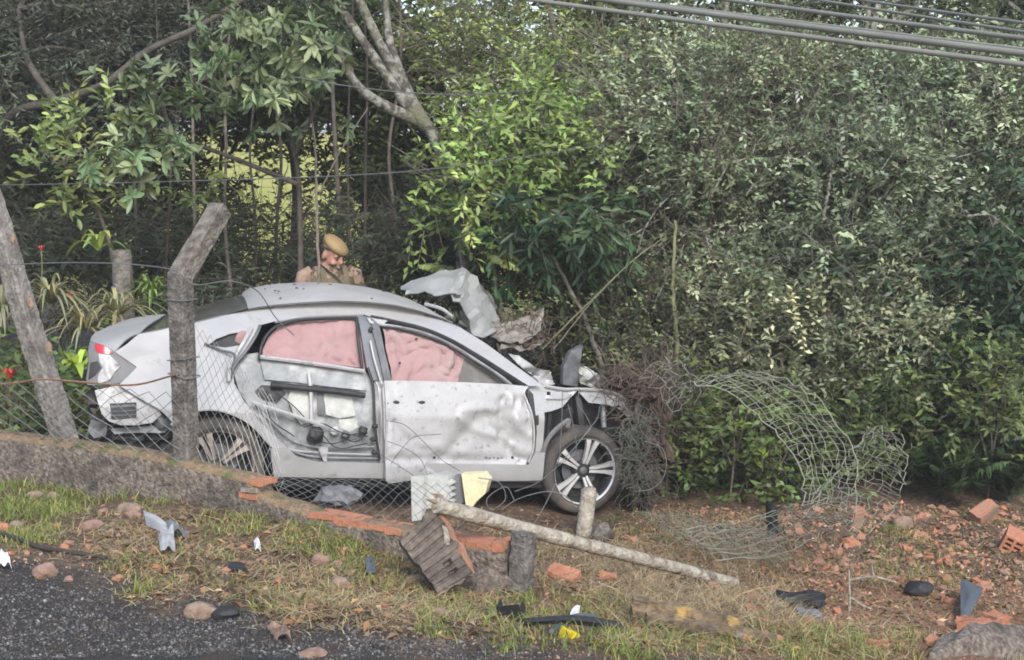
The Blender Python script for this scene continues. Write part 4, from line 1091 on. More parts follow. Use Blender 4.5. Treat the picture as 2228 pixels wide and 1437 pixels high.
def plant(name, label, cat, stems, blobs, ll, lw, col, group=None, K=9, twigL=.32, clusters=26, per=7, sigma=.16, bark=None, lm=None, big=False, dv=.36, dcl=.32, droop=.3, upw=.35, r0=.05, rosette=False, bare=0, col2=None, split=0):
    """a tree or shrub: stems are (px, py, Y) paths or world points; blobs are (px, py, Y, rx_px, rz_px, ry_m[, density])"""
    st = [[(atY(*p) if len(p) == 3 and abs(p[0]) > 12 or not isinstance(p, np.ndarray) else p) for p in s] for s in stems]
    base = st[0][0].copy(); base[2] = float(G(base[0], base[1], False))
    root = thing(name, label, cat, base, group)
    fine = MB(); lv = Leaves()
    ends = []
    for i, s in enumerate(st):
        if i == 0: s = [np.array([s[0][0], s[0][1], base[2] - .08])] + s
        c = smooth_curve(s, max(12, len(s) * 7)); rr = r0 * (1 if i == 0 else .72); wood = MB()
        wood.tube(c, np.linspace(rr, rr * .45, len(c)) * (1 + .10 * np.array([mnoise.noise(Vector((j * .5, i * 3., 1))) for j in range(len(c))])), 9)
        obj('trunk' if i == 0 else 'limb', wood, bark or M_twig, root, 60, base)
        ends += [c[int(len(c) * f)] for f in (.55, .7, .85, .99)]
    ends = np.array(ends)
    SV, SQ, sn = [], [], 0
    if split:                                               # break each mass into separate sprays with gaps between
        nb_ = []
        for bl in blobs:
            dn_ = bl[6] if len(bl) > 6 else 1.0
            for _ in range(split):
                a_ = rng.uniform(0, 2 * np.pi); q_ = rng.random() ** .5
                f_ = rng.uniform(.32, .6)
                nb_.append((bl[0] + bl[3] * .85 * q_ * math.cos(a_), bl[1] + bl[4] * .9 * q_ * math.sin(a_), bl[2] + bl[5] * rng.uniform(-.7, .5), bl[3] * f_, bl[4] * f_ * .55, bl[5] * f_, dn_ * 1.55))
        blobs = nb_
    for bl in blobs:
        px, py, Y, rxp, rzp, ry = bl[:6]; den = bl[6] if len(bl) > 6 else 1.0
        c = atY(px, py, Y); s = px_m(c); rad = np.array([rxp / s, ry, rzp / s])
        e = ends[np.argmin(np.linalg.norm(ends - c, axis=1))]
        wood = MB().tube(crook(e, c, .07, 8), np.linspace(r0 * .45, r0 * .16, 8), 5); obj('limb', wood, bark or M_twig, root, 60, base)
        nc = max(3, int(DENS * clusters * den * (rad[0] * rad[2]) / .55))
        u = unit(rng.normal(0, 1, (nc, 3))) * (rng.random((nc, 1)) ** .42)
        cc = c + u * rad
        for q in cc[: min(nc, 30)]:
            fine.tube(crook(c + (q - c) * .15, q, .10, 5), np.linspace(r0 * .16, .004, 5), 3, False)
        bf_ = math.exp(rng.normal(0, .28)) if split else 1.0; ccol = vary(col, nc, dcl, .05) * bf_
        if col2 is not None:
            pick = rng.random(nc) < .45; ccol[pick] = vary(col2, int(pick.sum()), dcl, .05) * bf_
        n = nc * per
        t0 = np.repeat(cc, per, 0) + rng.normal(0, sigma, (n, 3)) * np.array([1, 1, .75])
        out = np.repeat(unit(u * np.array([1, 1, 1])), per, 0)
        d = unit(out * .6 + UP * upw + rng.normal(0, .55, (n, 3)))
        tl_ = twigL * rng.uniform(.6, 1.3, n); tcol = vary((1, 1, 1), n, .16, .04) * np.repeat(ccol, per, 0)
        mid = t0 + d * (tl_ * .5)[:, None]
        v_, q_ = sticks(t0, t0 + d * tl_[:, None] - UP * (droop * tl_ * .35)[:, None], .0035, .0015)
        SV.append(v_); SQ.append(q_ + sn); sn += len(v_)
        if bare:
            m = int(n * bare); i0 = rng.integers(0, n, m); dd = unit(d[i0] + rng.normal(0, .6, (m, 3)))
            v_, q_ = sticks(t0[i0], t0[i0] + dd * twigL * 1.6, .004, .0015); SV.append(v_); SQ.append(q_ + sn); sn += len(v_)
        k = np.tile((np.arange(K) + .7) / K, n); ti = np.repeat(np.arange(n), K); N = n * K
        if rosette:
            k = .8 + .2 * rng.random(N)
        pos = t0[ti] + d[ti] * (tl_[ti] * k)[:, None] - UP * (droop * tl_[ti] * k * k * .35)[:, None]
        sd_ = unit(np.cross(d[ti], UP + rng.normal(0, .25, (N, 3)))) * np.where(np.arange(N) % 2, 1, -1)[:, None]
        if rosette:
            a = rng.uniform(0, 2 * np.pi, N); e1 = unit(np.cross(d[ti], np.array([.3, .1, 1]))); e2 = np.cross(d[ti], e1)
            sd_ = e1 * np.cos(a)[:, None] + e2 * np.sin(a)[:, None]
            ax = unit(d[ti] * rng.uniform(.0, .9, N)[:, None] + sd_ + rng.normal(0, .2, (N, 3)) - UP * .15)
            nr = unit(d[ti] * 1.0 + UP * .5 + rng.normal(0, .2, (N, 3)))
        else:
            ax = unit(d[ti] * .65 + sd_ * .8 + rng.normal(0, .32, (N, 3)) - UP * droop * .4)
            nr = unit(UP * .7 + np.array([0, -.45, 0]) + rng.normal(0, .55, (N, 3)))
        lcol = np.clip(BRIGHT * tcol[ti] * vary((1, 1, 1), N, dv, .04), .004, .7)  # per-leaf brightness spread also paints pale highlights into the colour
        lv.put(pos, ax, nr, LSC * ll * rng.uniform(.65, 1.25, N), LSC * lw * rng.uniform(.7, 1.25, N), lcol, big)
    v0 = np.array(fine.v); off = len(v0)
    allv = np.concatenate([v0] + SV) - base
    me = np_mesh('twigs', allv, quads=np.concatenate([np.array(fine.f)] + [q + off for q in SQ]))
    tag(link('twigs', me, bark or M_twig, root), kind='stuff')
    lv.build('crown', lm or M_leaf, root, base)
    return root

GREY = (.115, .160, .085); GREY2 = (.235, .285, .18)  # the second, paler tone paints highlights into the leaf colour
# --- big grey-green small-leaved trees on the right
plant('grey_leaf_tree', 'tall grey green small leaved tree under the power cables', 'tree',
      [[(1610, 1000, 13.0), (1622, 780, 13.0), (1600, 600, 13.1), (1570, 400, 13.1), (1560, 200, 13.2), (1590, -60, 13.4)], [(1600, 560, 13.1), (1500, 420, 13), (1440, 330, 12.9)], [(1580, 420, 13.1), (1680, 320, 13.1), (1740, 230, 13.2)]],
      [(1540, 160, 13.0, 250, 100, .8), (1430, 290, 12.8, 190, 130, .8), (1650, 260, 12.9, 230, 150, .9), (1560, 420, 12.7, 260, 130, .8), (1640, 560, 12.6, 220, 110, .7), (1440, 520, 12.8, 150, 130, .6, .7), (1600, -120, 13.6, 380, 150, 1.2, .22)],  # last mass: unseen canopy above the frame, added for shade
      .056, .024, GREY, clusters=36, per=7, K=10, r0=.055, col2=GREY2, bare=.6, split=9)
plant('grey_leaf_tree', 'grey green tree with leaning trunk at the right, below the cables', 'tree',
      [[(1990, 1040, 12.6), (2000, 760, 12.6), (2060, 450, 12.7), (2180, 290, 12.9), (2300, 120, 13.2)], [(2010, 700, 12.6), (1920, 560, 12.5), (1870, 450, 12.5)], [(2060, 450, 12.7), (1980, 330, 12.8), (1900, 220, 13.0)]],
      [(1890, 470, 12.3, 200, 150, .7), (1820, 640, 12.2, 220, 120, .7), (2020, 330, 12.9, 230, 140, .9), (1880, 260, 13.1, 190, 130, .8), (2130, 200, 13.3, 200, 120, .9), (2010, 580, 12.2, 160, 130, .6), (2050, -60, 13.8, 320, 150, 1.2, .22)],  # topmost mass lies out of view, put in to shade the wood
      .066, .027, (.10, .135, .075), clusters=32, per=7, K=10, r0=.075, col2=GREY2, bark=M_lichen, bare=.6, split=9)
plant('grey_leaf_shrub', 'pale olive shrub with drooping sprays low on the right, behind loose mesh', 'shrub',
      [[(1780, 1010, 12.0), (1790, 850, 12.0), (1800, 720, 12.0)], [(1790, 900, 12.0), (1690, 780, 11.9), (1640, 700, 11.9)], [(1795, 880, 12.0), (1900, 780, 11.9), (1960, 720, 11.8)]],
      [(1730, 730, 11.9, 180, 90, .6), (1900, 700, 11.8, 190, 100, .6), (1850, 810, 11.7, 190, 70, .5), (2010, 770, 11.7, 120, 80, .45), (1600, 690, 12.0, 120, 80, .5, .8)],
      .06, .026, (.135, .155, .085), clusters=30, per=7, K=10, r0=.03, col2=(.22, .25, .15), split=7)
# --- bright green shrubs in the middle
plant('bright_shrub', 'bright green leafy shrub right of the lichen covered trunk', 'shrub',
      [[(1090, 900, 12.2), (1080, 650, 12.2), (1070, 450, 12.1), (1090, 330, 12.0)], [(1075, 500, 12.1), (1030, 430, 11.9), (1010, 390, 11.8)], [(1080, 420, 12.1), (1180, 300, 12.0), (1230, 250, 12.0)]],
      [(1090, 260, 11.8, 130, 45, .45), (1200, 245, 11.9, 110, 60, .45), (1030, 390, 11.7, 80, 50, .35), (1075, 340, 11.8, 100, 45, .4), (1050, 465, 11.7, 80, 50, .35, .7), (1170, 400, 12.1, 120, 80, .4, .35)],
      .085, .032, (.145, .215, .06), clusters=32, per=6, K=9, twigL=.28, r0=.028, col2=(.20, .28, .09), bare=.3, split=5)
plant('bright_tree', 'light green feathery tree top left of the cables', 'tree',
      [[(1240, 900, 13.6), (1250, 500, 13.6), (1230, 200, 13.6), (1180, -50, 13.8)], [(1240, 330, 13.6), (1310, 200, 13.5)], [(1236, 300, 13.6), (1100, 120, 13.6)]],
      [(1220, 150, 13.3, 120, 80, .7), (1320, 190, 13.2, 110, 80, .6), (1080, 120, 13.5, 130, 70, .7), (980, 160, 13.6, 110, 90, .6), (1060, 30, 13.8, 150, 60, .8), (1230, 350, 13.4, 120, 100, .6, .6), (1150, -150, 14, 350, 120, 1.3, .22)],  # last mass is an unseen canopy, added to cast shade
      .07, .024, (.13, .17, .05), clusters=26, per=7, K=9, r0=.05, col2=(.19, .24, .07), bare=.6)
plant('dark_vine', 'dark green long leaved vine hanging below the bright shrub', 'vine',
      [[(1250, 900, 12.0), (1262, 700, 12.0), (1240, 520, 11.9), (1180, 430, 11.9)]],
      [(1190, 480, 11.7, 90, 45, .35), (1140, 530, 11.7, 70, 40, .3), (1250, 520, 11.8, 60, 60, .3), (1240, 460, 11.7, 70, 40, .3)],
      .14, .036, (.024, .05, .024), clusters=24, per=6, K=9, big=True, r0=.015, droop=.8, upw=0, col2=(.05, .085, .035))
# --- lichened forked tree
plant('forked_tree', 'forked tree with lichen covered trunks leaning left over the officer', 'tree',
      [[(1015, 700, 12.5), (1000, 470, 12.5), (968, 345, 12.4), (908, 240, 12.4), (855, 150, 12.4), (795, 30, 12.5), (745, -90, 12.7)], [(930, 280, 12.4), (868, 205, 12.35), (800, 105, 12.3), (725, -10, 12.4), (660, -120, 12.6)], [(905, 262, 12.4), (840, 232, 12.25), (785, 195, 12.15), (748, 140, 12.1), (735, 90, 12.1)], [(900, 235, 12.42), (850, 100, 12.6), (838, -20, 12.8)]],
      [(850, -130, 12.9, 330, 110, 1.2, .25), (620, -160, 13, 260, 100, 1.2, .25), (745, 100, 12.2, 45, 35, .2, .5)],
      .08, .03, (.06, .085, .035), clusters=26, per=6, K=9, r0=.076, bark=M_lichen)
# --- large-leaved tree upper left
plant('large_leaf_tree', 'tree with large grey green leaf rosettes above the bent post', 'tree',
      [[(655, 700, 12.2), (652, 450, 12.2), (640, 330, 12.1), (600, 220, 11.9), (560, 150, 11.8)], [(640, 340, 12.1), (700, 200, 11.9), (720, 120, 11.8)], [(645, 400, 12.1), (470, 330, 11.9), (330, 290, 11.8), (240, 290, 11.8)], [(600, 230, 11.9), (490, 190, 11.7), (440, 160, 11.7)]],
      [(590, 80, 11.6, 160, 60, .45), (690, 90, 11.6, 80, 60, .35), (620, 165, 11.5, 130, 50, .35), (490, 120, 11.6, 70, 60, .35), (410, 210, 11.6, 70, 60, .3), (330, 250, 11.6, 90, 60, .35), (270, 320, 11.6, 70, 50, .3), (380, 300, 11.7, 70, 40, .3)],
      .125, .040, (.105, .15, .075), clusters=15, per=5, K=10, big=True, twigL=.22, sigma=.12, r0=.03, rosette=True, bark=M_darkbark, col2=(.16, .20, .115), dv=.25)
plant('pale_leaf_shrub', 'yellowish green leafy branch reaching left above the leaning post', 'shrub',
      [[(240, 900, 12.4), (250, 600, 12.3), (200, 430, 12.1), (140, 360, 11.9)]],
      [(120, 350, 11.8, 90, 40, .3), (200, 320, 11.8, 80, 40, .3), (210, 380, 11.9, 90, 40, .3), (150, 290, 11.9, 60, 30, .3), (420, 375, 12.4, 40, 40, .25, .7)],
      .10, .036, (.19, .225, .075), clusters=20, per=5, K=8, big=True, r0=.022, col2=(.13, .18, .06))
# --- dark crown upper left with the long curved branch
plant('dark_tree', 'dark fine leaved tree with a long curved branch, upper left', 'tree',
      [[(-60, 900, 13.2), (-40, 500, 13.2), (10, 270, 13.0), (120, 222, 12.6), (225, 185, 12.4), (320, 112, 12.4), (430, 60, 12.5), (560, -20, 12.7)], [(120, 222, 12.6), (60, 130, 12.8), (40, 20, 13)], [(180, 205, 12.5), (210, 190, 12.5), (250, 165, 12.5)]],
      [(120, 100, 13.6, 210, 110, .9), (350, 40, 13.8, 180, 90, .9), (30, 190, 13.3, 120, 90, .7, .8), (300, 180, 13.7, 170, 90, .7), (520, 60, 13.9, 200, 90, .8), (200, -130, 13.8, 420, 120, 1.4, .3)],  # last mass: out-of-view canopy, there only for its shade
      .075, .018, (.05, .062, .046), clusters=34, per=8, K=10, r0=.05, bark=M_darkbark, lm=M_leafdull, bare=.3, upw=0, col2=(.085, .10, .075))
# --- dark trees standing behind
bgt = [(70, 14.6, 'second dark trunk from the left edge, behind the leaning post'), (325, 15.2, 'slim dark trunked tree left of the bright meadow gap'), (640, 16.0, 'dark trunked tree standing in the bright meadow gap'), (830, 15.0, 'dark tree just right of the bright meadow gap'),
       (1330, 15.5, 'dark tree behind the bright shrub, mid picture'), (1720, 15.6, 'dark tree behind the grey green trees, right of the middle'), (2160, 15.0, 'dark tree rising at the right edge behind the leaning trunk')]
for k, (x, Y, lb) in enumerate(bgt):
    lo = 190 if k in (1, 2) else 260
    bl = [(x - 30, 60, Y, 190, 120, 1.0), (x + 90, 180, Y + .4, 170, 90, .9), (x - 90, 220, Y - .2, 150, 70, .8), (x, -150, Y, 300, 130, 1.4, .25)]  # the highest mass is out of view, added for shade from above
    if k in (0, 3, 4, 5, 6): bl += [(x, 330, Y + .3, 160, 90, .8), (x + (70 if k != 0 else -60), 440, Y + .2, 120, 80, .7)]
    plant('background_tree', lb, 'tree', [[(x + rng.normal(0, 10), 640, Y), (x + rng.normal(0, 14), 420, Y), (x + rng.normal(0, 18), 200, Y), (x + 15, -80, Y)], [(x, 300, Y), (x + 70, 180, Y)], [(x, 330, Y), (x - 80, 190, Y)]], bl,
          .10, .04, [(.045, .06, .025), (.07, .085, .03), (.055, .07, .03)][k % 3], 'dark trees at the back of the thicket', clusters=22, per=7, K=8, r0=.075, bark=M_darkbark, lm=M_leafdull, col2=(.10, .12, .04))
# --- dark undergrowth behind the officer and the car
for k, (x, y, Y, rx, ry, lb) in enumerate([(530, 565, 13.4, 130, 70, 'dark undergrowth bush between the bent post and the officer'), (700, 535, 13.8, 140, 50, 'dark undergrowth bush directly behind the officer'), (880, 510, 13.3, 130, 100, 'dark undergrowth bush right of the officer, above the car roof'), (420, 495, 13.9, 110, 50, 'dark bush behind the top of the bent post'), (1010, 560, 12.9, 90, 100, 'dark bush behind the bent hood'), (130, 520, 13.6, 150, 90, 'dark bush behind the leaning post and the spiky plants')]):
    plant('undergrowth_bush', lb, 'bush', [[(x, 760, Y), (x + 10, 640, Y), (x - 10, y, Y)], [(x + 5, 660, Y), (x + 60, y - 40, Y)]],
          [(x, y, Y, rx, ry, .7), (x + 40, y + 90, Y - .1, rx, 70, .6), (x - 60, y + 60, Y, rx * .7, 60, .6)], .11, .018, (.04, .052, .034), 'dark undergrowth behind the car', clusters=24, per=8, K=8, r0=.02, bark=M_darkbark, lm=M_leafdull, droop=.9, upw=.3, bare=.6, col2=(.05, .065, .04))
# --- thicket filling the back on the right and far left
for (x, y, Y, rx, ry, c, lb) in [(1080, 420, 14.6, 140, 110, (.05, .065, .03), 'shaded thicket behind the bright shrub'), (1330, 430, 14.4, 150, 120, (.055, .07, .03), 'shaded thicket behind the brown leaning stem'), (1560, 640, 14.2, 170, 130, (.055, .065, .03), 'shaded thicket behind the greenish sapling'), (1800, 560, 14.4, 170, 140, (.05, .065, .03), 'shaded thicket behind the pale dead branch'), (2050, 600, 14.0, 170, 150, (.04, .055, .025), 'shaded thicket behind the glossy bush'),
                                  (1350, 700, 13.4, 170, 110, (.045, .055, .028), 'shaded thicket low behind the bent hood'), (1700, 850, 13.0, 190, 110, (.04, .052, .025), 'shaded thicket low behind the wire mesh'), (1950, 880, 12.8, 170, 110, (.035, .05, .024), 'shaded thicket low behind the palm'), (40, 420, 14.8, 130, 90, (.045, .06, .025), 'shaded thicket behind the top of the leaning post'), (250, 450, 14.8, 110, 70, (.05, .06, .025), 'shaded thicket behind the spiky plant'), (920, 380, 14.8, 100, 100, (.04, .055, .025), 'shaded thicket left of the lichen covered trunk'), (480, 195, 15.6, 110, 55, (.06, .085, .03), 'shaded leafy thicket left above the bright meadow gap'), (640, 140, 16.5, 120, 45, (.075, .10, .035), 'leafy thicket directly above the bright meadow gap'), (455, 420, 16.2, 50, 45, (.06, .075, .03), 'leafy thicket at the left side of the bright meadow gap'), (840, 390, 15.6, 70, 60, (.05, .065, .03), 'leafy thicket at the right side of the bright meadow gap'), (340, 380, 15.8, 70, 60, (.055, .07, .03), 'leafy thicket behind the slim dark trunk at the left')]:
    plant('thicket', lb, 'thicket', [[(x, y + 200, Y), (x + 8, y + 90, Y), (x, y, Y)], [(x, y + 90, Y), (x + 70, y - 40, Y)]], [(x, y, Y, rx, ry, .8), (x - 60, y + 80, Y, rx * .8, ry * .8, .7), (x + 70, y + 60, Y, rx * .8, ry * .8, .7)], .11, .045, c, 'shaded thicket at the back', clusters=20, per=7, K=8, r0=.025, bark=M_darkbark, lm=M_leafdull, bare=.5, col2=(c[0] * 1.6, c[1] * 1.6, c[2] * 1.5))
plant('thicket', 'sparse sunlit sprig crossing the bright meadow gap', 'thicket', [[(600, 520, 16.6), (610, 430, 16.6), (620, 380, 16.6)], [(612, 430, 16.6), (690, 380, 16.6)]], [(590, 385, 16.6, 80, 40, .4, .5), (690, 400, 16.6, 80, 40, .4, .5), (640, 340, 16.6, 110, 25, .4, .5)], .10, .04, (.06, .075, .03), 'shaded thicket at the back', clusters=18, per=6, K=7, r0=.015, bark=M_darkbark, lm=M_leafdull, bare=.6)
# --- tangled brush right of the car
for k, (x, y, Y, rx, ry, c, lb) in enumerate([(1310, 660, 12.2, 130, 100, (.085, .095, .04), 'twiggy brush just behind the bent hood'), (1450, 760, 11.9, 120, 100, (.075, .095, .035), 'twiggy brush behind the muddy root clump'), (1250, 560, 12.5, 120, 90, (.06, .08, .035), 'shaded brush below the dark vine'), (1600, 820, 12.2, 150, 80, (.07, .09, .035), 'shaded brush under the pale olive shrub')]):
    plant('brush', lb, 'brush', [[(x, 1000, Y), (x + 12, 800, Y), (x + 4, y, Y)], [(x, 880, Y), (x - 70, y - 20, Y), (x - 110, y - 130, Y)], [(x + 6, 860, Y), (x + 90, y - 60, Y)]],
          [(x, y, Y, rx, ry, .6), (x + 30, y + 110, Y - .1, rx, 80, .5), (x - 70, y + 60, Y, rx * .6, 80, .5)], .055, .022, c, 'tangled brush right of the car', clusters=26, per=7, K=8, r0=.016, bare=.35, col2=(.12, .14, .06), bark=M_darkbark)
# --- leafy bushes at ground level on the right
low = [(1590, 900, 11.0, 90, 75, (.125, .185, .045), .075, 'yellow green bush behind the left part of the loose wire mesh'), (1690, 970, 11.1, 90, 70, (.09, .14, .04), .07, 'small leafy bush low behind the loose wire mesh'), (1510, 960, 11.2, 80, 80, (.075, .12, .035), .07, 'leafy bush between the root clump and the wire mesh'),
       (1880, 900, 11.3, 110, 80, (.085, .13, .04), .075, 'green bush behind the right fold of the wire mesh'), (2040, 850, 11.4, 110, 80, (.10, .15, .045), .08, 'green bush above the palm fronds'), (2150, 840, 11.0, 80, 90, (.13, .18, .06), .08, 'light green bush at the right edge, beside the palm')]
for (x, y, Y, rx, ry, c, ll, lb) in low:
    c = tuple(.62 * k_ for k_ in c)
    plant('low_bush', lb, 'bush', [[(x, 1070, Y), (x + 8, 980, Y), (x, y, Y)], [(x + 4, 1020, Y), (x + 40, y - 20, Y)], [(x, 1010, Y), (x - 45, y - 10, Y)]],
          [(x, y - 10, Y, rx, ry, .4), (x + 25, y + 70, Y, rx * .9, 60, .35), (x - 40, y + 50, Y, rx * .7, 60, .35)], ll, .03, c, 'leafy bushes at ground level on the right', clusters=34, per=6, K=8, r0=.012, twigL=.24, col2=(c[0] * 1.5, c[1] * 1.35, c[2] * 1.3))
plant('glossy_bush', 'dense dark glossy leaved bush at the right edge', 'bush',
      [[(2170, 1080, 11.9), (2175, 850, 11.9), (2160, 600, 11.9)], [(2172, 800, 11.9), (2100, 650, 11.8)]],
      [(2150, 600, 11.7, 130, 110, .6), (2110, 720, 11.7, 120, 100, .5), (2210, 740, 11.6, 90, 130, .5), (2180, 480, 11.9, 100, 80, .5), (2200, 960, 11.5, 120, 130, .4), (2090, 960, 11.6, 100, 100, .4)],
      .10, .038, (.026, .052, .026), clusters=30, per=7, K=9, r0=.03, col2=(.045, .08, .035))
# --- thin bare stems crossing the thicket
for k, (pts, r, m_, lb) in enumerate([([(695, 640, 12.0), (690, 480, 12.0), (686, 340, 12.0), (672, 200, 12.1)], .014, M_twig, 'thin pale upright stem beside the officer\'s beret'), ([(696, 420, 12.0), (740, 330, 12.0), (800, 235, 12.1)], .008, M_twig, 'thin bare stem slanting right above the officer'),
                                  ([(1475, 830, 11.6), (1470, 720, 11.6), (1464, 600, 11.7), (1470, 480, 11.8)], .022, M_greenstem, 'greenish sapling stem behind the root clump'), ([(1310, 800, 11.6), (1270, 690, 11.7), (1220, 590, 11.8), (1180, 520, 11.9)], .02, M_twig, 'brown stem leaning left behind the black duct'),
                                  ([(1180, 760, 11.4), (1280, 660, 11.4), (1380, 565, 11.4), (1450, 515, 11.5)], .007, M_greenstem, 'long arching thin stem rising right from the hood'), ([(1205, 760, 11.5), (1290, 655, 11.5), (1390, 555, 11.5), (1440, 530, 11.6)], .006, M_twig, 'second arching thin stem rising right from the hood'),
                                  ([(1600, 790, 11.6), (1612, 740, 11.6), (1630, 690, 11.6)], .014, M_scar, 'short splintered pale stem below the grey green tree'), ([(2105, 470, 11.2), (2150, 468, 11.2), (2185, 490, 11.1), (2240, 535, 11.0)], .009, M_lichen, 'pale crooked twig at the right edge'),
                                  ([(1790, 480, 11.6), (1800, 430, 11.6), (1810, 370, 11.7)], .016, M_lichen, 'pale upright dead branch among the grey green leaves'), ([(425, 180, 11.4), (470, 200, 11.4), (515, 216, 11.4)], .007, M_lichen, 'short pale dead twig below the large leaves')]):
    c = smooth_curve([atY(*p) for p in pts], 24); c = c + rng.normal(0, r * .25, c.shape)
    single('bare_sapling', lb, 'sapling', MB().tube(c, np.linspace(r, r * .55, len(c)), 6), m_, c[0], 'bare stems in the thicket', 60)

SLIM = {x_: n_ + ' dark upright trunk' for x_, n_ in zip([300, 360, 430, 505, 548, 598, 735, 762, 800, 872], ['first', 'second', 'third', 'fourth', 'fifth', 'sixth', 'seventh', 'eighth', 'ninth', 'tenth'])}
for k, x in enumerate([505, 548, 598, 735, 762, 800, 872, 300, 360, 430]):
    Y = 13.0 + .3 * (k % 4); c = smooth_curve([atY(x + rng.normal(0, 6), 640, Y), atY(x + rng.normal(0, 8), 480, Y), atY(x + rng.normal(0, 10), 330, Y), atY(x + rng.normal(0, 14), 150, Y), atY(x + rng.normal(0, 20), -40, Y)], 30)
    c[0, 2] = float(G(c[0, 0], c[0, 1], False)) - .05; r = rng.uniform(.012, .03)
    single('slim_tree', SLIM[x] + ' from the left among the slim trunks of the shaded wood', 'tree trunk', MB().tube(c, np.linspace(r, r * .6, 30), 6), M_darkbark if k % 3 else M_twig, c[0], 'slim trunks in the shaded wood', 60)
plant('brush', 'dark twiggy bush right against the crushed front of the car', 'brush', [[(1450, 1060, 11.0), (1452, 940, 11.0), (1440, 850, 11.0)], [(1451, 960, 11.0), (1490, 860, 10.95), (1500, 800, 10.95)], [(1450, 930, 11.0), (1400, 830, 11.0), (1370, 780, 11.0)]],
      [(1440, 850, 11.0, 60, 50, .3), (1480, 900, 10.95, 50, 70, .3), (1390, 800, 11.1, 60, 30, .3, .7), (1460, 1000, 11.0, 50, 60, .3)], .05, .02, (.035, .045, .02), 'tangled brush right of the car', clusters=30, per=6, K=6, r0=.014, bare=1.0, col2=(.06, .07, .03), bark=M_darkbark)
for k in range(14):
    x0, y0 = rng.uniform(1280, 2150), rng.uniform(250, 780); Y = 11.75 + rng.uniform(-.15, .25); a = rng.uniform(-.9, .9) + (math.pi if rng.random() < .5 else 0); L_ = rng.uniform(90, 230)
    p0, p1 = atY(x0, y0, Y), atY(x0 + L_ * math.cos(a), y0 - abs(L_ * math.sin(a)) - 40, Y + .15); c = smooth_curve(crook(p0, p1, .09, 7), 20)
    single('bare_branch', 'thin grey bare branch crossing the grey green foliage on the right', 'branch', MB().tube(c, np.linspace(.008, .003, 20), 5), M_lichen, c[0], 'bare branches across the right foliage', 60)
# --- palm seedling and strappy garden plants
def fronds(name, label, cat, px, py, Y, n, L, wid, col, spread, arch=.6, pinnate=False, group=None, stripe=None, az=None, lift=.0):
    b0 = atY(px, py, Y); g = float(G(b0[0], b0[1], False))
    root = thing(name, label, cat, b0, group); lv = Leaves(); stem = MB()
    a = rng.uniform(0, 2 * np.pi, n) if az is None else rng.uniform(az[0], az[1], n)
    el = rng.uniform(spread[0], spread[1], n); ln = L * rng.uniform(.6, 1.15, n)
    t = np.linspace(0, 1, 9)
    h = np.stack([np.cos(a), np.sin(a), 0 * a], 1)
    pts = b0 + h[:, None] * (np.cos(el)[:, None] * ln[:, None] * t)[..., None] + UP * ((np.sin(el) * ln)[:, None] * t - arch * ln[:, None] * t ** 2.2)[..., None]
    pts[..., 2] = np.maximum(pts[..., 2], G(pts[..., 0], pts[..., 1], False) + .02)
    side = np.stack([-np.sin(a), np.cos(a), 0 * a], 1)
    cc = vary(col, n, .22, .1) * 1.5
    if not pinnate:
        w = wid * np.sin(np.pi * (.12 + .88 * t)) ** .7 * np.ones((n, 1)) * rng.uniform(.7, 1.2, (n, 1))
        lv.strip(pts, w, side, cc)
        if stripe is not None:
            lv.strip(pts + UP * .003, w * .35, side, vary(stripe, n, .15, .05))
    else:
        for i in range(n):
            stem.tube(pts[i], np.linspace(.006, .0025, 9), 4)
            m = 26; k = np.linspace(.18, 1, m); P_ = np.stack([np.interp(k, t, pts[i][:, j]) for j in range(3)], 1)
            tg = unit(np.gradient(P_, axis=0))
            for s in (-1, 1):
                ax = unit(tg * .75 + side[i] * s * .75 - UP * .25 + rng.normal(0, .06, (m, 3)))
                lv.put(P_, ax, np.tile(UP, (m, 1)) + rng.normal(0, .1, (m, 3)), ln[i] * .36 * np.sin(np.pi * (.2 + .78 * k)) + .03, np.full(m, wid), np.tile(cc[i], (m, 1)) * rng.uniform(.8, 1.2, (m, 1)), False, .3, .2)
    if pinnate: obj('stalks', stem, M_greenstem, root, None, b0)
    lv.build('leaves', M_leaf, root, b0)
    return root
fronds('palm', 'small fan palm with drooping green fronds, lower right', 'palm', 2085, 1085, 10.7, 17, .66, .02, (.042, .07, .028), (.9, 1.5), .35, True)
fronds('palm', 'dark little palm at the far right, behind the rubble', 'palm', 2195, 1090, 10.9, 12, .55, .02, (.025, .042, .02), (.8, 1.5), .35, True)
fronds('fern', 'pale feathery fern leaves right behind the bent hood peak', 'fern', 985, 590, 12.0, 5, .26, .022, (.26, .31, .13), (.3, .8), .3, True, az=(1.6, 3.6))
fronds('fern', 'pale feathery fern leaf hanging right of the hood peak', 'fern', 1060, 560, 11.8, 4, .26, .022, (.26, .31, .13), (.0, .5), .5, True, az=(-1.2, .6))
dr = [(215, 545, 11.0, 15, .42, .024, (.19, .24, .07), (.5, 1.5), 'spiky light green plant left of the bent post'), (168, 815, 9.9, 14, .42, .028, (.26, .34, .06), (.8, 1.5), 'bright yellow green strappy plant beside the tail light'), (255, 690, 11.0, 55, .62, .012, (.20, .20, .10), (.4, 1.4), 'striped spider plant clump behind the trunk lid'),
      (110, 660, 10.9, 55, .6, .012, (.21, .21, .11), (.4, 1.4), 'striped spider plant clump right of the leaning post'), (5, 690, 10.7, 50, .62, .012, (.20, .20, .11), (.4, 1.4), 'striped spider plant clump at the left edge'), (330, 650, 11.4, 44, .5, .014, (.11, .17, .05), (.6, 1.5), 'green grassy clump right of the grey stump'), (185, 720, 10.7, 55, .55, .010, (.22, .20, .11), (.3, 1.3), 'straw coloured grassy clump above the tail light')]
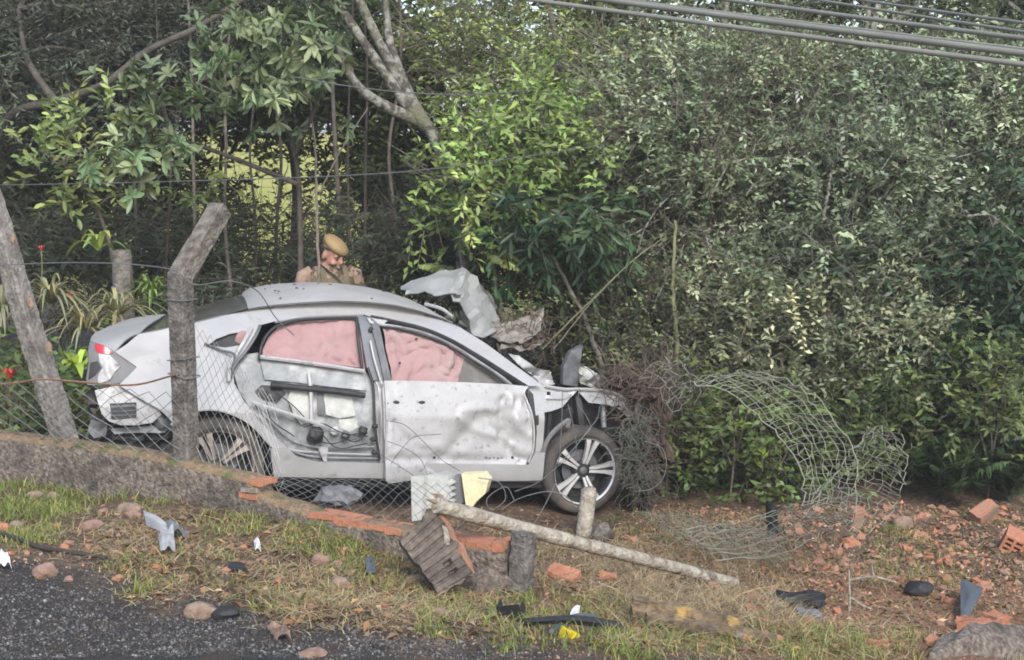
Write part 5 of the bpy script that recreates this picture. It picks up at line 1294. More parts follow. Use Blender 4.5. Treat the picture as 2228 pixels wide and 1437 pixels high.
for (x, y, Y, n_, L_, w_, c_, sp_, lb) in dr:
    fronds('strappy_plant', lb, 'plant', x, y, Y, n_, L_, w_, c_, sp_, .75, False, 'garden plants left of the car', stripe=(.34, .33, .22) if 'striped' in lb else None)
# hedge plants low at the left, behind the wall
for (x, y, Y, rx, ry, c, lb) in [(60, 880, 10.1, 110, 60, (.075, .115, .035), 'leafy ground plant low at the left edge, behind the wall'), (40, 780, 10.6, 90, 60, (.095, .13, .045), 'leafy plant behind the red flower at the left edge'), (330, 700, 12.0, 90, 40, (.06, .09, .03), 'leafy plant behind the rear window'), (160, 860, 10.0, 60, 60, (.06, .09, .03), 'dark leafy plant beside the rear bumper')]:
    plant('leafy_plant', lb, 'plant', [[(x, y + 90, Y), (x + 5, y + 30, Y), (x, y, Y)], [(x, y + 60, Y), (x + 50, y, Y)]], [(x, y, Y, rx, ry, .4), (x + 20, y + 50, Y, rx, 45, .35)], .085, .035, c, 'garden plants left of the car', clusters=34, per=6, K=7, r0=.01, twigL=.2, col2=(c[0] * 1.6, c[1] * 1.5, c[2] * 1.4))
# grey stump behind the spider plants
sb = atY(268, 700, 11.5)
c = smooth_curve([atY(272, 720, 11.5), atY(268, 620, 11.5), atY(264, 545, 11.5)], 16)
c[0, 2] = float(G(c[0, 0], c[0, 1])) - .05
single('stump', 'upright grey tree stump behind the spider plants', 'stump', MB().tube(c, np.linspace(.085, .075, 16), 12), M_bark, c[0], smooth=60)
# red flowers
M_petal = mat('red_petal', (.55, .06, .05), (.65, .12, .09), 20, .6)
for (x, y, Y, r, lb) in [(22, 825, 9.9, .06, 'large red flower spike at the left edge'), (152, 650, 10.9, .035, 'small red flower above the leaning post scar'), (90, 545, 11.4, .03, 'small red flower half hidden in the dark bush')]:
    p = atY(x, y, Y); root = thing('flower', lb, 'flower', p, 'red flowers left of the car'); 
    for k in range(7):
        a = k * 2.4; d = np.array([math.cos(a) * .7, math.sin(a) * .7, .9]); d /= np.linalg.norm(d); s_ = np.cross(d, [0, 0, 1.]); s_ /= np.linalg.norm(s_)
        mb = MB(); rows = [[p + d * r * 1.6 * t - s_ * r * .3 * math.sin(math.pi * (.1 + .9 * t)), p + d * r * 1.6 * t + np.array([0, 0, .1 * r]), p + d * r * 1.6 * t + s_ * r * .3 * math.sin(math.pi * (.1 + .9 * t))] for t in np.linspace(0, 1, 6)]
        mb.grid(rows); obj('petal', mb, M_petal, root, 60, p, fixn=False)
    obj('stalk', MB().tube([p, p - np.array([0, 0, .15]), p - np.array([.02, 0, .4])], .004, 5), M_greenstem, root, None, p)

# --- the thicket goes on past both edges of the picture
def copy_plant(src, dx, dy, rz, label):
    c = src.copy(); COL.objects.link(c)
    x, y = src.location.x + dx, src.location.y + dy
    c.location = (x, y, float(G(x, y, False))); c.rotation_euler = (0, 0, rz); c['label'] = label
    for ch in src.children:
        d = ch.copy(); COL.objects.link(d); d.parent = c
    return c
def named(prefix, word): return [o for o in COL.objects if o.name.startswith(prefix) and word in str(o.get('label', ''))][0]
for src, dx, dy, rz, lb in [(named('grey_leaf_tree', 'tall grey'), 4.3, .2, .9, 'grey green tree standing just past the right edge of the picture'), (named('glossy_bush', 'dense'), 1.5, .3, 2.0, 'glossy leaved bush just past the right edge of the picture'), (named('low_bush', 'beside the palm'), 1.1, .1, 1.2, 'light green bush just past the right edge, near the rubble'), (named('low_bush', 'above the palm'), 2.3, .0, 2.4, 'green bush well past the right edge, near the rubble'),
                            (named('thicket', 'behind the glossy'), 1.8, .2, .7, 'shaded thicket past the right edge'), (named('thicket', 'behind the top of the leaning'), -1.7, .1, 1.0, 'shaded thicket past the left edge'), (named('undergrowth_bush', 'spiky'), -1.5, .0, .6, 'dark bush past the left edge, behind the wall'), (named('undergrowth_bush', 'spiky'), -3.0, -.4, 1.8, 'dark bush far past the left edge, behind the wall'),
                            (named('leafy_plant', 'low at the left edge'), -.9, .2, 1.4, 'leafy ground plant past the left edge, behind the wall'), (named('leafy_plant', 'red flower'), -1.3, .3, 2.2, 'leafy plant past the left edge, behind the garden plants'), (named('background_tree', 'second dark'), -2.3, .3, 1.1, 'dark trunked tree past the left edge'), (named('background_tree', 'right edge'), 2.4, .2, 2.0, 'dark trunked tree past the right edge')]:
    copy_plant(src, dx, dy, rz, lb)

# --- far wood beyond the meadow: reads as one mass
lv = Leaves(); n = 16000
x = rng.uniform(-70, 70, n); y = 84 + 9 * rng.random(n); top = 9.5 + 3.5 * vnoise(x, 0 * x, 5, 3) + 2 * vnoise(x, 0 * x, 1.7, 5)
z = 3.0 + top * rng.random(n) ** .8
cl = vnoise(x, z, 2.2, 9)
col = np.stack([.07 + .07 * cl, .09 + .08 * cl, .03 + .02 * cl], 1)
lv.put(np.stack([x, y, z], 1), unit(rng.normal(0, 1, (n, 3))), unit(rng.normal(0, 1, (n, 3)) + np.array([0, -1, .8])), rng.uniform(.5, 1.0, n), rng.uniform(.3, .6, n), col)
tag(lv.build('distant_wood', M_leafdull), 'distant green wood beyond the sunny meadow', 'wood', kind='stuff')
# ------------------------------------------------------------------ power cables over the road
M_cable = mat('cable_sheath', (.19, .188, .16), (.25, .245, .21), 4, .75)
for pa, pb, Y0, Y1, r, lb in [((1140, -2), (2228, 141), 8.5, 6.2, .0125, 'lowest of the thick cables crossing the top right corner'), ((1290, -3), (2228, 117), 8.8, 6.4, .016, 'thickest cable, second from below, in the top right corner'), ((1330, -4), (2228, 107), 8.9, 6.5, .007, 'thin cable hugging the thickest cable from above'),
                              ((1560, -3), (2228, 84), 9.2, 6.8, .012, 'third bundle of cables counted from below, top right'), ((1760, -3), (2228, 70), 9.5, 7.0, .008, 'thin cable just above the third bundle, top right'), ((1850, -3), (2228, 50), 9.8, 7.2, .008, 'highest cable in the top right corner')]:
    a, b_ = atY(*pa, Y0), atY(*pb, Y1); d = b_ - a
    t = np.linspace(-3.0, 2.2, 60); pts = a + d * t[:, None]
    pts[:, 2] += .045 * (t * (t - 1)) * .25
    single('power_cable', lb, 'cable', MB().tube(pts, r, 8), M_cable, pts[0], 'power cables over the verge', 60)

# ------------------------------------------------------------------ rubble, wood, car scraps on the verge
M_stone = mat('pale_stone', (.24, .165, .115), (.37, .28, .21), 14, .95, bump=1.0, bscale=30, c3=(.15, .10, .07), s3=8, l3=.48, h3=.66)
M_pinkst = mat('pinkish_stone', (.26, .155, .115), (.38, .25, .195), 14, .95, bump=1.0, bscale=30, c3=(.16, .10, .07), s3=8, l3=.48, h3=.66)
M_wood = mat('rotten_wood', (.10, .075, .05), (.25, .185, .11), 18, .95, bump=.8, bscale=40, c3=(.45, .30, .11), s3=6, l3=.58, h3=.68)
M_twigd = mat('black_hose', (.035, .03, .026), (.06, .05, .045), 10, .8)
M_slate = mat('slate_plate', (.085, .10, .115), (.11, .125, .14), 8, .5)
M_yel = mat('yellow_plastic', (.80, .62, .02), (.70, .54, .02), 10, .5)
M_offwhite = mat('scuffed_white', (.50, .50, .49), (.38, .37, .36), 12, .6)
def rock(px, py, w, h, label, mt, name='rock', cat='rock', group='stones on the verge', seed=None, flat=.7, yawr=None):
    """w, h: width and height in photo pixels; py: its foot"""
    p = hit(px, py); s = px_m(p); rw, rh = w / s / 2, h / s / 2
    bm = bmesh.new(); bmesh.ops.create_icosphere(bm, subdivisions=3, radius=1)
    sd_ = px * .37 + py * .11
    for v in bm.verts:
        k = 1 + .32 * mnoise.noise(v.co * 1.2 + Vector((sd_, 0, 0))) + .22 * abs(mnoise.noise(v.co * 2.3 + Vector((0, sd_, 0)))) + .07 * mnoise.noise(v.co * 6 + Vector((0, 0, sd_)))
        c = v.co * k; c.z = max(c.z, -.75)
        v.co = Vector((c.x * rw, c.y * max(rw, rh) * .8, c.z * rh))
    me = bpy.data.meshes.new(name); bm.to_mesh(me); bm.free()
    o = link(name, me, mt, None, 50); o.location = (p[0], p[1], p[2] + rh * .42); o.rotation_euler = (0, 0, rng.uniform(-.5, .5))
    return tag(o, label, cat, group)
for (x, y, w, h, lb, m_) in [(282, 1118, 60, 34, 'largest pale stone lying before the low wall', M_stone), (292, 1128, 34, 24, 'small reddish stone touching the largest pale stone', M_pinkst), (203, 1150, 46, 26, 'flat pinkish stone left of the white plastic scrap', M_pinkst), (78, 1086, 34, 26, 'tan stone in the grass near the left edge', M_stone), (116, 1090, 34, 26, 'tan stone right beside another in the left grass', M_stone),
                             (100, 1256, 54, 40, 'round pink stone on the asphalt edge at the left', M_pinkst), (36, 1150, 30, 24, 'brownish stone at the left edge, above the hose', M_stone), (8, 1155, 26, 24, 'orange brick lump at the left edge', M_brick), (436, 1340, 68, 42, 'big brown stone beside the black plastic lump', M_stone), (697, 1230, 38, 36, 'round brown stone in the middle of the dry grass', M_pinkst), (733, 1236, 30, 22, 'smaller stone right of the round brown stone', M_pinkst),
                             (738, 1280, 44, 34, 'tan stone below the pair of brown stones', M_stone), (1964, 1148, 44, 36, 'round tan stone at the foot of the wire mesh', M_stone), (903, 1268, 44, 24, 'pale stone left of the broken block', M_stone), (957, 1340, 36, 20, 'small stone below the broken block', M_pinkst), (140, 1195, 22, 16, 'small orange stone above the black hose', M_brick), (150, 1265, 22, 16, 'small pink stone beside a grass tuft on the left', M_pinkst),
                             (225, 1120, 22, 18, 'little red stone left of the largest pale stone', M_pinkst), (530, 1195, 16, 14, 'little orange stone left of a white crumb', M_brick), (1218, 1360, 50, 18, 'pale flat stone above the black bar', M_stone), (680, 1425, 60, 16, 'flat reddish stone on the asphalt edge', M_pinkst)]:
    rock(x, y, w, h, lb, m_)
rock(1312, 1178, 46, 56, 'grey broken concrete lump beside the leaning stub', M_conc, 'concrete_lump', 'lump', None)
rock(492, 1342, 60, 30, 'black plastic lump beside the big brown stone', M_blk, 'plastic_lump', 'scrap', None)

def hpt(px, py, lift): p = hit(px, py); p = p.copy(); p[2] = float(G(p[0], p[1])) + lift; return p
# fallen fence pole
a = hit(945, 1130); a = atY(950, 1100, 7.05); b_ = hpt(1598, 1284, .04)
c = smooth_curve([a, a * .66 + b_ * .34 + np.array([0, 0, -.004]), a * .33 + b_ * .67, b_], 40)
pole = thing('fallen_pole', 'pale weathered round pole fallen across the broken wall', 'pole', b_)
k = np.array([mnoise.noise(Vector((i * .4, 2, 7))) for i in range(40)])
obj('shaft', MB().tube(c, np.linspace(.040, .034, 40) * (1 + .12 * k), 12), M_pole, pole, 60, b_)
d = (c[0] - c[1]) / np.linalg.norm(c[0] - c[1])
for j in range(9):
    o_ = rng.normal(0, .02, 3); obj('splinter', MB().tube([c[0] + o_ - d * .03, c[0] + o_ + d * rng.uniform(.01, .05)], [.010, .002], 5), M_scar, pole, None, b_)
# leaning concrete stub and remains of a second post
a = hpt(1268, 1165, -.03); top = atY(1282, 1068, a[1] + .10)
stub = thing('post_stub', 'short pale broken concrete post leaning in front of the front wheel', 'post', a)
rows = []; ax = (top - a) / np.linalg.norm(top - a)
mb = MB(); cc = np.linspace(a, top, 14); mb.tube(cc, .056 * (1 + .08 * np.array([mnoise.noise(Vector((i * .6, 4, 1))) for i in range(14)])), 10)
obj('shaft', mb, M_pole, stub, 50, a)
blob('broken_end', V(top) - a + ax * .005, (.05, .05, .02), M_mortar, stub, .4, seed=3)
a = hpt(1130, 1285, -.05); top = atY(1142, 1160, a[1])
pl = thing('post_stub', 'upright mossy concrete stub at the broken end of the wall', 'post', a)
obj('shaft', square_post(np.linspace(a, top, 14), .10, None, .012), M_conc, pl, 50, a)
# broken hollow block standing on edge: ribbed faces, square holes
bc = hit(950, 1292); bs = px_m(bc)
blk = thing('broken_block', 'broken hollow block with ribbed faces and two holes, leaning on the wall', 'block', bc)
A = {n_: atplane(px, py, bc + np.array([0, d_, 0]), np.array([.1, 1.0, .0])) for n_, px, py, d_ in [('tl', 935, 1105, .10), ('bl', 872, 1172, .04), ('tr', 992, 1192, .06), ('br', 950, 1290, -.02), ('mr', 1032, 1250, -.02)]}
# left ribbed slab (runs from the pole end down to the grass)
def slab(name, q, th, ribs, mt, parent, base, holes=()):
    """q: 4 corners in order; a thick slab with raised ribs along its first edge"""
    q = [V(x) for x in q]; nrm = np.cross(q[1] - q[0], q[3] - q[0]); nrm /= np.linalg.norm(nrm)
    if nrm[1] > 0: nrm = -nrm
    N, M_ = 18, ribs * 6 + 1; mb = MB(); front = []
    for i in range(N):
        row = []
        for j in range(M_):
            s, t = i / (N - 1), j / (M_ - 1)
            p = (q[0] * (1 - s) + q[1] * s) * (1 - t) + (q[3] * (1 - s) + q[2] * s) * t
            rb = .010 * (1 if (j % 6) in (1, 2, 3, 4) else 0)
            for (hs, ht, hw, hh) in holes:
                if abs(s - hs) < hw and abs(t - ht) < hh: rb -= .035
            row.append(p + nrm * (rb + .004 * mnoise.noise(Vector(p) * 40)) + .02 * V(mnoise.noise_vector(Vector(p) * 22)) * (1 if i in (0, N - 1) or j in (0, M_ - 1) else .12))
        front.append(row)
    front = np.array(front); back = front - nrm * th
    mb.grid(front); mb.grid(back[:, ::-1])
    for e1, e2 in ((front[0], back[0]), (back[-1], front[-1])): mb.grid(np.array([e1, e2]))
    for j_ in (0, -1): mb.grid(np.array([front[:, j_], back[:, j_]]) if j_ else np.array([back[:, 0], front[:, 0]]))
    return obj(name, mb, mt, parent, 35, base)
Yb = bc[1]
def AB(px, py, dy): return atY(px, py, Yb + dy)
M_blockface = mat('grimy_block', (.07, .058, .05), (.17, .14, .115), 12, .95, bump=.7, bscale=50, c3=(.30, .20, .15), s3=6, l3=.6, h3=.72)
slab('ribbed_face', [AB(947, 1106, .07), AB(872, 1178, -.02), AB(956, 1293, -.10), AB(1031, 1250, -.01)], .08, 8, M_blockface, blk, bc, [(.42, .70, .07, .035), (.42, .84, .07, .035)])
slab('broken_edge', [AB(948, 1107, .085), AB(958, 1110, .12), AB(1036, 1246, .05), AB(1031, 1252, .0)], .03, 2, M_brickdirty, blk, bc)
slab('cracked_edge', [AB(962, 1140, .03), AB(974, 1150, .03), AB(980, 1188, .0), AB(966, 1190, .0)], .02, 1, M_mortar, blk, bc)
# concrete slab of the wall end, half buried
e1 = hit(1075, 1285)
rock(1062, 1288, 90, 70, 'rounded grey wall lump below the row of orange bricks', M_plaster, 'wall_lump', 'lump', None)
# fallen wall piece bottom right
wp = hit(2160, 1430); fw = thing('fallen_wall_piece', 'dark fallen piece of wall in the bottom right corner', 'wall piece', wp)
q0 = hit(2035, 1420); q1 = hit(2330, 1440); rows = []
for t in np.linspace(0, 1, 26):
    p = q0 * (1 - t) + q1 * t; g = float(G(p[0], p[1], False)); row = []
    for (v_, z_) in ((.16, -.1), (.15, .05), (.10, .095), (-.10, .10), (-.15, .05), (-.16, -.1)):
        q = np.array([p[0] + FN[0] * v_, p[1] + FN[1] * v_, g + z_ * min(1, .35 + 3 * t)]); row.append(q + .018 * V(mnoise.noise_vector(Vector(q) * 12)))
    rows.append(row)
mb = MB(); mb.grid(rows); mb.add(rows[0], [tuple(range(6))]); obj('plaster', mb, M_plaster, fw, 40, wp)
for (x, y, L) in [(2120, 1378, .16), (2160, 1384, .12), (2165, 1362, .10), (2100, 1370, .08)]:
    p = hpt(x, y, .05); o = link('brick', rough_brick(L, .09, .035), M_brick, fw, 40); place(o, p - wp, (rng.normal(0, .2), rng.normal(0, .2), yaw + rng.normal(0, .3)))
# hollow brick lying at the right, with six holes in its end
hbp = hpt(2205, 1195, .05); hb_ = thing('hollow_brick', 'hollow clay brick showing six holes, at the right edge', 'brick', hbp)
mbk = MB()
Lx, Hy, Dz = .20, .12, .13
xs = [-.065, -.045, -.010, .010, .045, .065]; zs = [-.06, -.045, -.012, .012, .045, .06]
solidx = [(-.070, -.052), (-.010, .010), (.052, .070)]; 
for (a0, a1) in solidx: mbk.box(((a0 + a1) / 2, 0, 0), a1 - a0, .19, .12)
for zc in (-.053, -.018, .018, .053): mbk.box((0, .0, zc), .138, .188, .012)
bk_ = obj('shell', mbk, M_brick, hb_, None); bk_.rotation_euler = (R(10), R(24), R(-20))
bi = MB().box((0, .03, 0), .132, .12, .112); o = obj('inside', bi, M_brickdirty, hb_); o.rotation_euler = bk_.rotation_euler
# upright brick behind the mesh, leaning
def brick_thing(px, py, L, D, Hh, rot, label, mt=None, lift=.0, group='brick pieces in the rubble', name='brick_piece'):
    p = hpt(px, py, lift); o = link(name, rough_brick(L, D, Hh, 3, .005), mt or M_brick, None, 40); place(o, p, rot); return tag(o, label, 'brick', group)
brick_thing(1862, 1150, .09, .05, .17, (R(8), R(4), R(20)), 'upright orange brick standing behind the wire mesh', M_brickdirty, .07)
brick_thing(2140, 1135, .20, .10, .12, (R(20), R(-20), R(30)), 'large dusty brick block at the foot of the right bush', M_brickdirty, .05)
brick_thing(1225, 1258, .16, .10, .04, (R(10), R(8), R(-25)), 'flat orange brick right of the mossy stub', M_brick, .02)
brick_thing(1320, 1262, .10, .06, .03, (R(20), R(8), R(10)), 'small orange brick under the fallen pole', M_brick, .015)
brick_thing(1905, 1408, .10, .06, .025, (0, R(10), R(8)), 'small orange brick chip left of the fallen wall piece', M_brick, .012)
brick_thing(2062, 1312, .08, .05, .03, (0, R(15), R(40)), 'orange brick chip left of the slate coloured plate', M_brick, .012)
brick_thing(660, 1080, .07, .06, .08, (R(10), R(30), R(30)), 'pointed orange brick shard behind the wall break', M_brick, .22)
brick_thing(1850, 1185, .10, .08, .04, (R(10), R(10), R(30)), 'orange brick shard below the upright brick', M_brick, .015)
# smaller shards: individuals of one kind
M_dustbrick = mat('dusty_brick', (.42, .215, .14), (.36, .225, .16), 18, .95, bump=.6, bscale=50, c3=(.26, .18, .125), s3=9, l3=.5, h3=.64)
shm = [rough_brick(rng.uniform(.03, .085), rng.uniform(.025, .06), rng.uniform(.012, .035), 2, .008) for _ in range(8)]
for i_, m_ in enumerate(shm): m_.materials.append((M_dustbrick, M_brickdirty, M_dustbrick, M_brick)[i_ % 4])
nsh = 0
while nsh < 170:
    px, py = rng.uniform(1350, 2240), rng.uniform(1105, 1400)
    if py > 1290 and rng.random() < .75: continue
    if px < 1550 and py > 1230: continue
    if rng.random() > .25 + .75 * (px - 1350) / 800: continue
    p = hpt(px, py, .006)
    o = bpy.data.objects.new('brick_shard', shm[nsh % 8]); COL.objects.link(o); o.location = p; o.rotation_euler = tuple(rng.uniform(-.5, .5, 2)) + (rng.uniform(0, 6.28),)
    tag(o, 'small orange brick shard scattered on the rubble right of the car', 'brick shard', 'brick shards on the rubble'); nsh += 1
nsh = 0
while nsh < 42:
    px, py = rng.uniform(0, 1100), rng.uniform(1120, 1330)
    if py > 1225 + .17 * px: continue
    if uv_of(*hit(px, py)[:2])[1] < .12: continue
    p = hpt(px, py, .006); o = bpy.data.objects.new('brick_chip', shm[nsh % 8]); COL.objects.link(o); o.location = p; o.scale = (.6, .6, .6); o.rotation_euler = (0, 0, rng.uniform(0, 6.28))
    tag(o, 'tiny reddish chip in the soil between wall and asphalt', 'brick chip', 'reddish chips in the verge soil'); nsh += 1

# car scraps
def bent_sheet(name, label, cat, corners, mt, amp=.02, th=.004, seed=1.0, lift=.0, n=12, group='plastic scraps from the car'):
    """corners: 4 pixels with height above ground"""
    q = [hpt(px, py, h) for px, py, h in corners]; base = q[0]
    rows = []
    for i in range(n):
        s = i / (n - 1); row = []
        for j in range(n):
            t = j / (n - 1); p = (q[0] * (1 - s) + q[1] * s) * (1 - t) + (q[3] * (1 - s) + q[2] * s) * t
            row.append(p + np.array([0, 0, amp]) * mnoise.noise(Vector((s * 2.5 + seed, t * 2.5, seed))) + np.array([0, 0, amp * .8 * math.sin(math.pi * s)]))
        rows.append(row)
    rows = np.array(rows); mb = MB(); up = rows + np.array([0, 0, th]); mb.grid(up); mb.grid(rows[:, ::-1])
    mb.grid(np.array([rows[0], up[0]])); mb.grid(np.array([up[-1], rows[-1]])); mb.grid(np.array([up[:, 0], rows[:, 0]])); mb.grid(np.array([rows[:, -1], up[:, -1]]))
    return single(name, label, cat, mb, mt, base, group, 40)
bent_sheet('plastic_scrap', 'white pointed plastic scrap lying before the low wall', 'scrap', [(312, 1135, .06), (385, 1170, .03), (372, 1180, .01), (318, 1150, .02)], M_offwhite, .02)
bent_sheet('plastic_scrap', 'folded white plastic scrap below the pointed white one', 'scrap', [(345, 1185, .03), (378, 1178, .07), (382, 1205, .02), (350, 1210, .01)], M_offwhite, .03, seed=4)
bent_sheet('plastic_scrap', 'grey and black plastic scrap beside the white scraps', 'scrap', [(362, 1160, .05), (410, 1170, .01), (400, 1180, .01), (368, 1172, .03)], M_grey, .03, seed=6)
bent_sheet('plastic_scrap', 'small white crumpled scrap at the left edge on the asphalt', 'scrap', [(-6, 1225, .04), (18, 1230, .03), (26, 1245, .01), (-4, 1245, .01)], M_white, .04, seed=7)
bent_sheet('plastic_scrap', 'tiny white scrap left of the middle of the verge', 'scrap', [(552, 1190, .03), (566, 1192, .03), (568, 1204, .005), (555, 1203, .005)], M_white, .02, seed=8)
bent_sheet('plastic_scrap', 'small dark scrap left of the broken block', 'scrap', [(795, 1238, .04), (815, 1236, .05), (818, 1258, .01), (800, 1258, .01)], M_slate, .02, seed=9)
bent_sheet('plastic_scrap', 'slate coloured triangular plate at the lower right', 'scrap', [(2088, 1300, .10), (2138, 1312, .08), (2108, 1352, .01), (2090, 1356, .01)], M_slate, .015, .006, 3)
bent_sheet('plastic_scrap', 'white bent scrap above the black bar', 'scrap', [(1240, 1350, .03), (1262, 1342, .05), (1258, 1360, .01), (1244, 1362, .01)], M_white, .02, seed=12)
bent_sheet('plastic_scrap', 'peach curved scrap on the asphalt edge', 'scrap', [(582, 1382, .02), (630, 1388, .03), (636, 1408, .005), (600, 1396, .005)], M_pinkst, .03, seed=13)
bent_sheet('plastic_scrap', 'flat black strip in the verge left of the middle', 'scrap', [(495, 1236, .02), (535, 1238, .02), (540, 1248, .01), (500, 1248, .01)], M_blk, .01, seed=14)
bent_sheet('plastic_scrap', 'black slanted panel piece behind the mesh foot', 'scrap', [(1665, 1125, .10), (1690, 1135, .09), (1695, 1175, .01), (1668, 1170, .01)], M_blk, .03, seed=15)
# black moulding with bent end, black box pieces
mo = thing('black_box', 'broken black plastic box lying right of the mesh foot', 'scrap', hpt(1745, 1345, 0)); B0 = V(mo.location)
for (x, y, h, sx, sy, sz, rz, m_, nm) in [(1730, 1322, .05, .20, .10, .05, .3, M_blk, 'shell'), (1770, 1330, .06, .10, .09, .07, -.4, M_blk, 'shell'), (1760, 1346, .02, .12, .05, .03, .1, M_grey, 'lid')]:
    me = rough_brick(sx, sy, sz, 3, .007); o = link(nm, me, m_, mo, 40); place(o, hpt(x, y, h) - B0, (.2, .15, rz))
o = thing('black_box', 'small square black plastic housing left of the black bar', 'scrap', hpt(1118, 1350, 0)); B0 = V(o.location)
q = MB(); 
for s_, c_ in (((.10, .008, .09), (0, -.03, .045)), ((.008, .07, .09), (-.05, 0, .045)), ((.008, .07, .07), (.05, 0, .035)), ((.10, .07, .008), (0, 0, .006))): q.box(c_, *s_)
w_ = obj('shell', q, M_blk, o); w_.rotation_euler = (R(12), R(-10), R(-15))
rock(2000, 1290, 60, 36, 'crumpled black plastic lump among the weeds at the right', M_blk, 'plastic_lump', 'scrap', None)
rock(1385, 1380, 26, 22, 'dark lump at the left end of the rotten plank', M_brickdirty, 'dark_lump', 'lump', None)
bar_a, bar_b = hpt(1140, 1368, .03), hpt(1345, 1376, .025)
o = thing('black_bar', 'long black car moulding lying beside the yellow plastic piece', 'scrap', bar_a); 
c = smooth_curve([bar_a, bar_a * .5 + bar_b * .5 + np.array([0, 0, .02]), bar_b], 16); obj('strip', MB().tube(c, np.linspace(.016, .026, 16), 5), M_blk, o, 40, bar_a)
c2 = smooth_curve([hpt(1200, 1385, .02), hpt(1250, 1360, .04), hpt(1300, 1362, .04)], 10); obj('bracket', MB().tube(c2, .012, 5), M_slate, o, 40, bar_a)
yb_ = bpy.data.meshes.new('yellow_piece'); me = rough_brick(.062, .045, .045, 3, .004); o = link('yellow_piece', me, M_yel, None, 40); place(o, hpt(1236, 1392, .02), (.2, .3, .4)); tag(o, 'small bright yellow plastic piece in the grass by the black bar', 'scrap')
# black hose at the left, rotten plank, side panels below the door
c = smooth_curve([hpt(-30, 1158, .01), hpt(40, 1182, .02), hpt(90, 1202, .02), hpt(150, 1208, .015), hpt(232, 1222, .012)], 40)
single('black_hose', 'thin black hose lying on the soil at the left', 'hose', MB().tube(c, .011, 7), M_twigd, c[0], None, 60)
pa, pb = hpt(1372, 1352, .05), hpt(1690, 1402, .02)
plank = thing('rotten_plank', 'long rotten wooden plank lying in dry grass, lower middle', 'plank', pa)
d = pb - pa; L = np.linalg.norm(d); 
for k, (h, off_, l0, l1, m_) in enumerate([(.0, .0, 0, 1, M_wood), (.035, .035, .02, .78, M_wood), (-.005, -.045, .1, .6, M_wood)]):
    rows = []
    for t in np.linspace(l0, l1, 24):
        p = pa + d * t + np.array([0, off_, h]); j = .014
        rows.append([p + np.array([0, y_, z_]) + j * V(mnoise.noise_vector(Vector(p) * 14 + Vector((y_ * 50, z_ * 50, k)))) for y_, z_ in ((-.022, -.02), (-.022, .02), (.022, .022), (.022, -.02), (-.022, -.02))])
    mb = MB(); mb.grid(rows); mb.add(rows[0][:4], [(0, 1, 2, 3)]); mb.add(rows[-1][:4], [(3, 2, 1, 0)]); obj('board', mb, m_, plank, 40, pa)
single('short_log', 'short grey stick at the right end of the rotten plank', 'stick', MB().tube([hpt(1600, 1392, .02), hpt(1668, 1396, .02)], [.022, .018], 8), M_bark, hpt(1600, 1392, 0), None, 60)
# white slatted bumper foam and yellow foam under the door
def foam(name, label, px, Y0, mt, th, teeth, seed):
    p = [atY(a, b_, Y0) for a, b_ in px]; bm = bmesh.new(); c0 = p[0]
    f = [bm.verts.new(tuple(q - c0)) for q in p]; fc = bm.faces.new(f)
    r = bmesh.ops.extrude_face_region(bm, geom=[fc]); bmesh.ops.translate(bm, verts=[e for e in r['geom'] if isinstance(e, bmesh.types.BMVert)], vec=(.02, th, .0))
    bmesh.ops.recalc_face_normals(bm, faces=bm.faces)
    me = bpy.data.meshes.new(name); bm.to_mesh(me); bm.free()
    o = link(name, me, mt, None, 40); o.location = c0
    return tag(o, label, 'scrap', 'padding scraps under the door')
def zig(x, y0, y1, n_, a): return [(x + (a if i % 2 else 0), y0 + (y1 - y0) * i / n_) for i in range(n_ + 1)]
foam('foam_panel', 'narrow white perforated strip hanging under the front door', [(894, 1038), (922, 1036), (920, 1110), (914, 1132), (896, 1135)], 9.0, M_pad, .03, 0, 1)
foam('foam_panel', 'wide white padding with toothed right edge under the front door', [(925, 1036), (976, 1036)] + zig(976, 1046, 1100, 8, 10) + [(960, 1104), (922, 1108)], 9.05, M_pad, .05, 1, 2)
foam('foam_panel', 'grey backing strip between white and yellow padding', [(988, 1036), (1006, 1034), (1010, 1092), (998, 1100), (986, 1090)], 9.1, M_grey, .05, 1, 3)
foam('foam_panel', 'pale yellow foam pad under the front door', [(1004, 1032), (1052, 1030), (1064, 1045), (1056, 1074), (1036, 1092), (1024, 1108), (1014, 1104)], 9.05, M_foam, .07, 0, 4)
# grey liner lying under the car, seen through the mesh
o = blob('arch_liner', atY(735, 1082, 9.3) , (.13, .10, .065), M_grey, None, .5, seed=4, smooth=25); loc = atY(735, 1082, 9.3)
for v in o.data.vertices: v.co -= Vector(loc)
o.location = loc; tag(o, 'grey plastic wheel arch liner under the sill behind the mesh', 'scrap')
rock(365, 1000, 110, 34, 'dusty stone under the rear bumper behind the chain link', M_stone, group=None)

# ------------------------------------------------------------------ root clump with tangled wire at the front of the car
rc0 = atY(1420, 930, 10.2); g0 = float(G(rc0[0], rc0[1]))
rc = thing('root_clump', 'muddy clump of roots and earth pushed up by the front of the car', 'root clump', (rc0[0], rc0[1], g0)); RB = V(rc.location)
M_earth = mat('wet_earth', (.055, .04, .03), (.11, .08, .058), 16, 1.0, bump=1.0, bscale=50)
rt = MB()
for k, (x, y, Y, rx, ry, rz, sd_) in enumerate([(1405, 850, 10.7, .13, .22, .09, 1), (1425, 950, 10.7, .10, .22, .24, 2), (1352, 822, 10.9, .12, .22, .06, 3), (1405, 1050, 10.7, .09, .2, .18, 4), (1130, 735, 11.6, .20, .2, .06, 5)]):
    c = atY(x, y, Y) - RB; blob('earth', c, (rx, ry, rz), M_earth, rc, .8, 9, 4, seed=sd_ * 3.1, smooth=25)
M_root = mat('root_fibre', (.09, .066, .05), (.16, .115, .09), 12, .95)
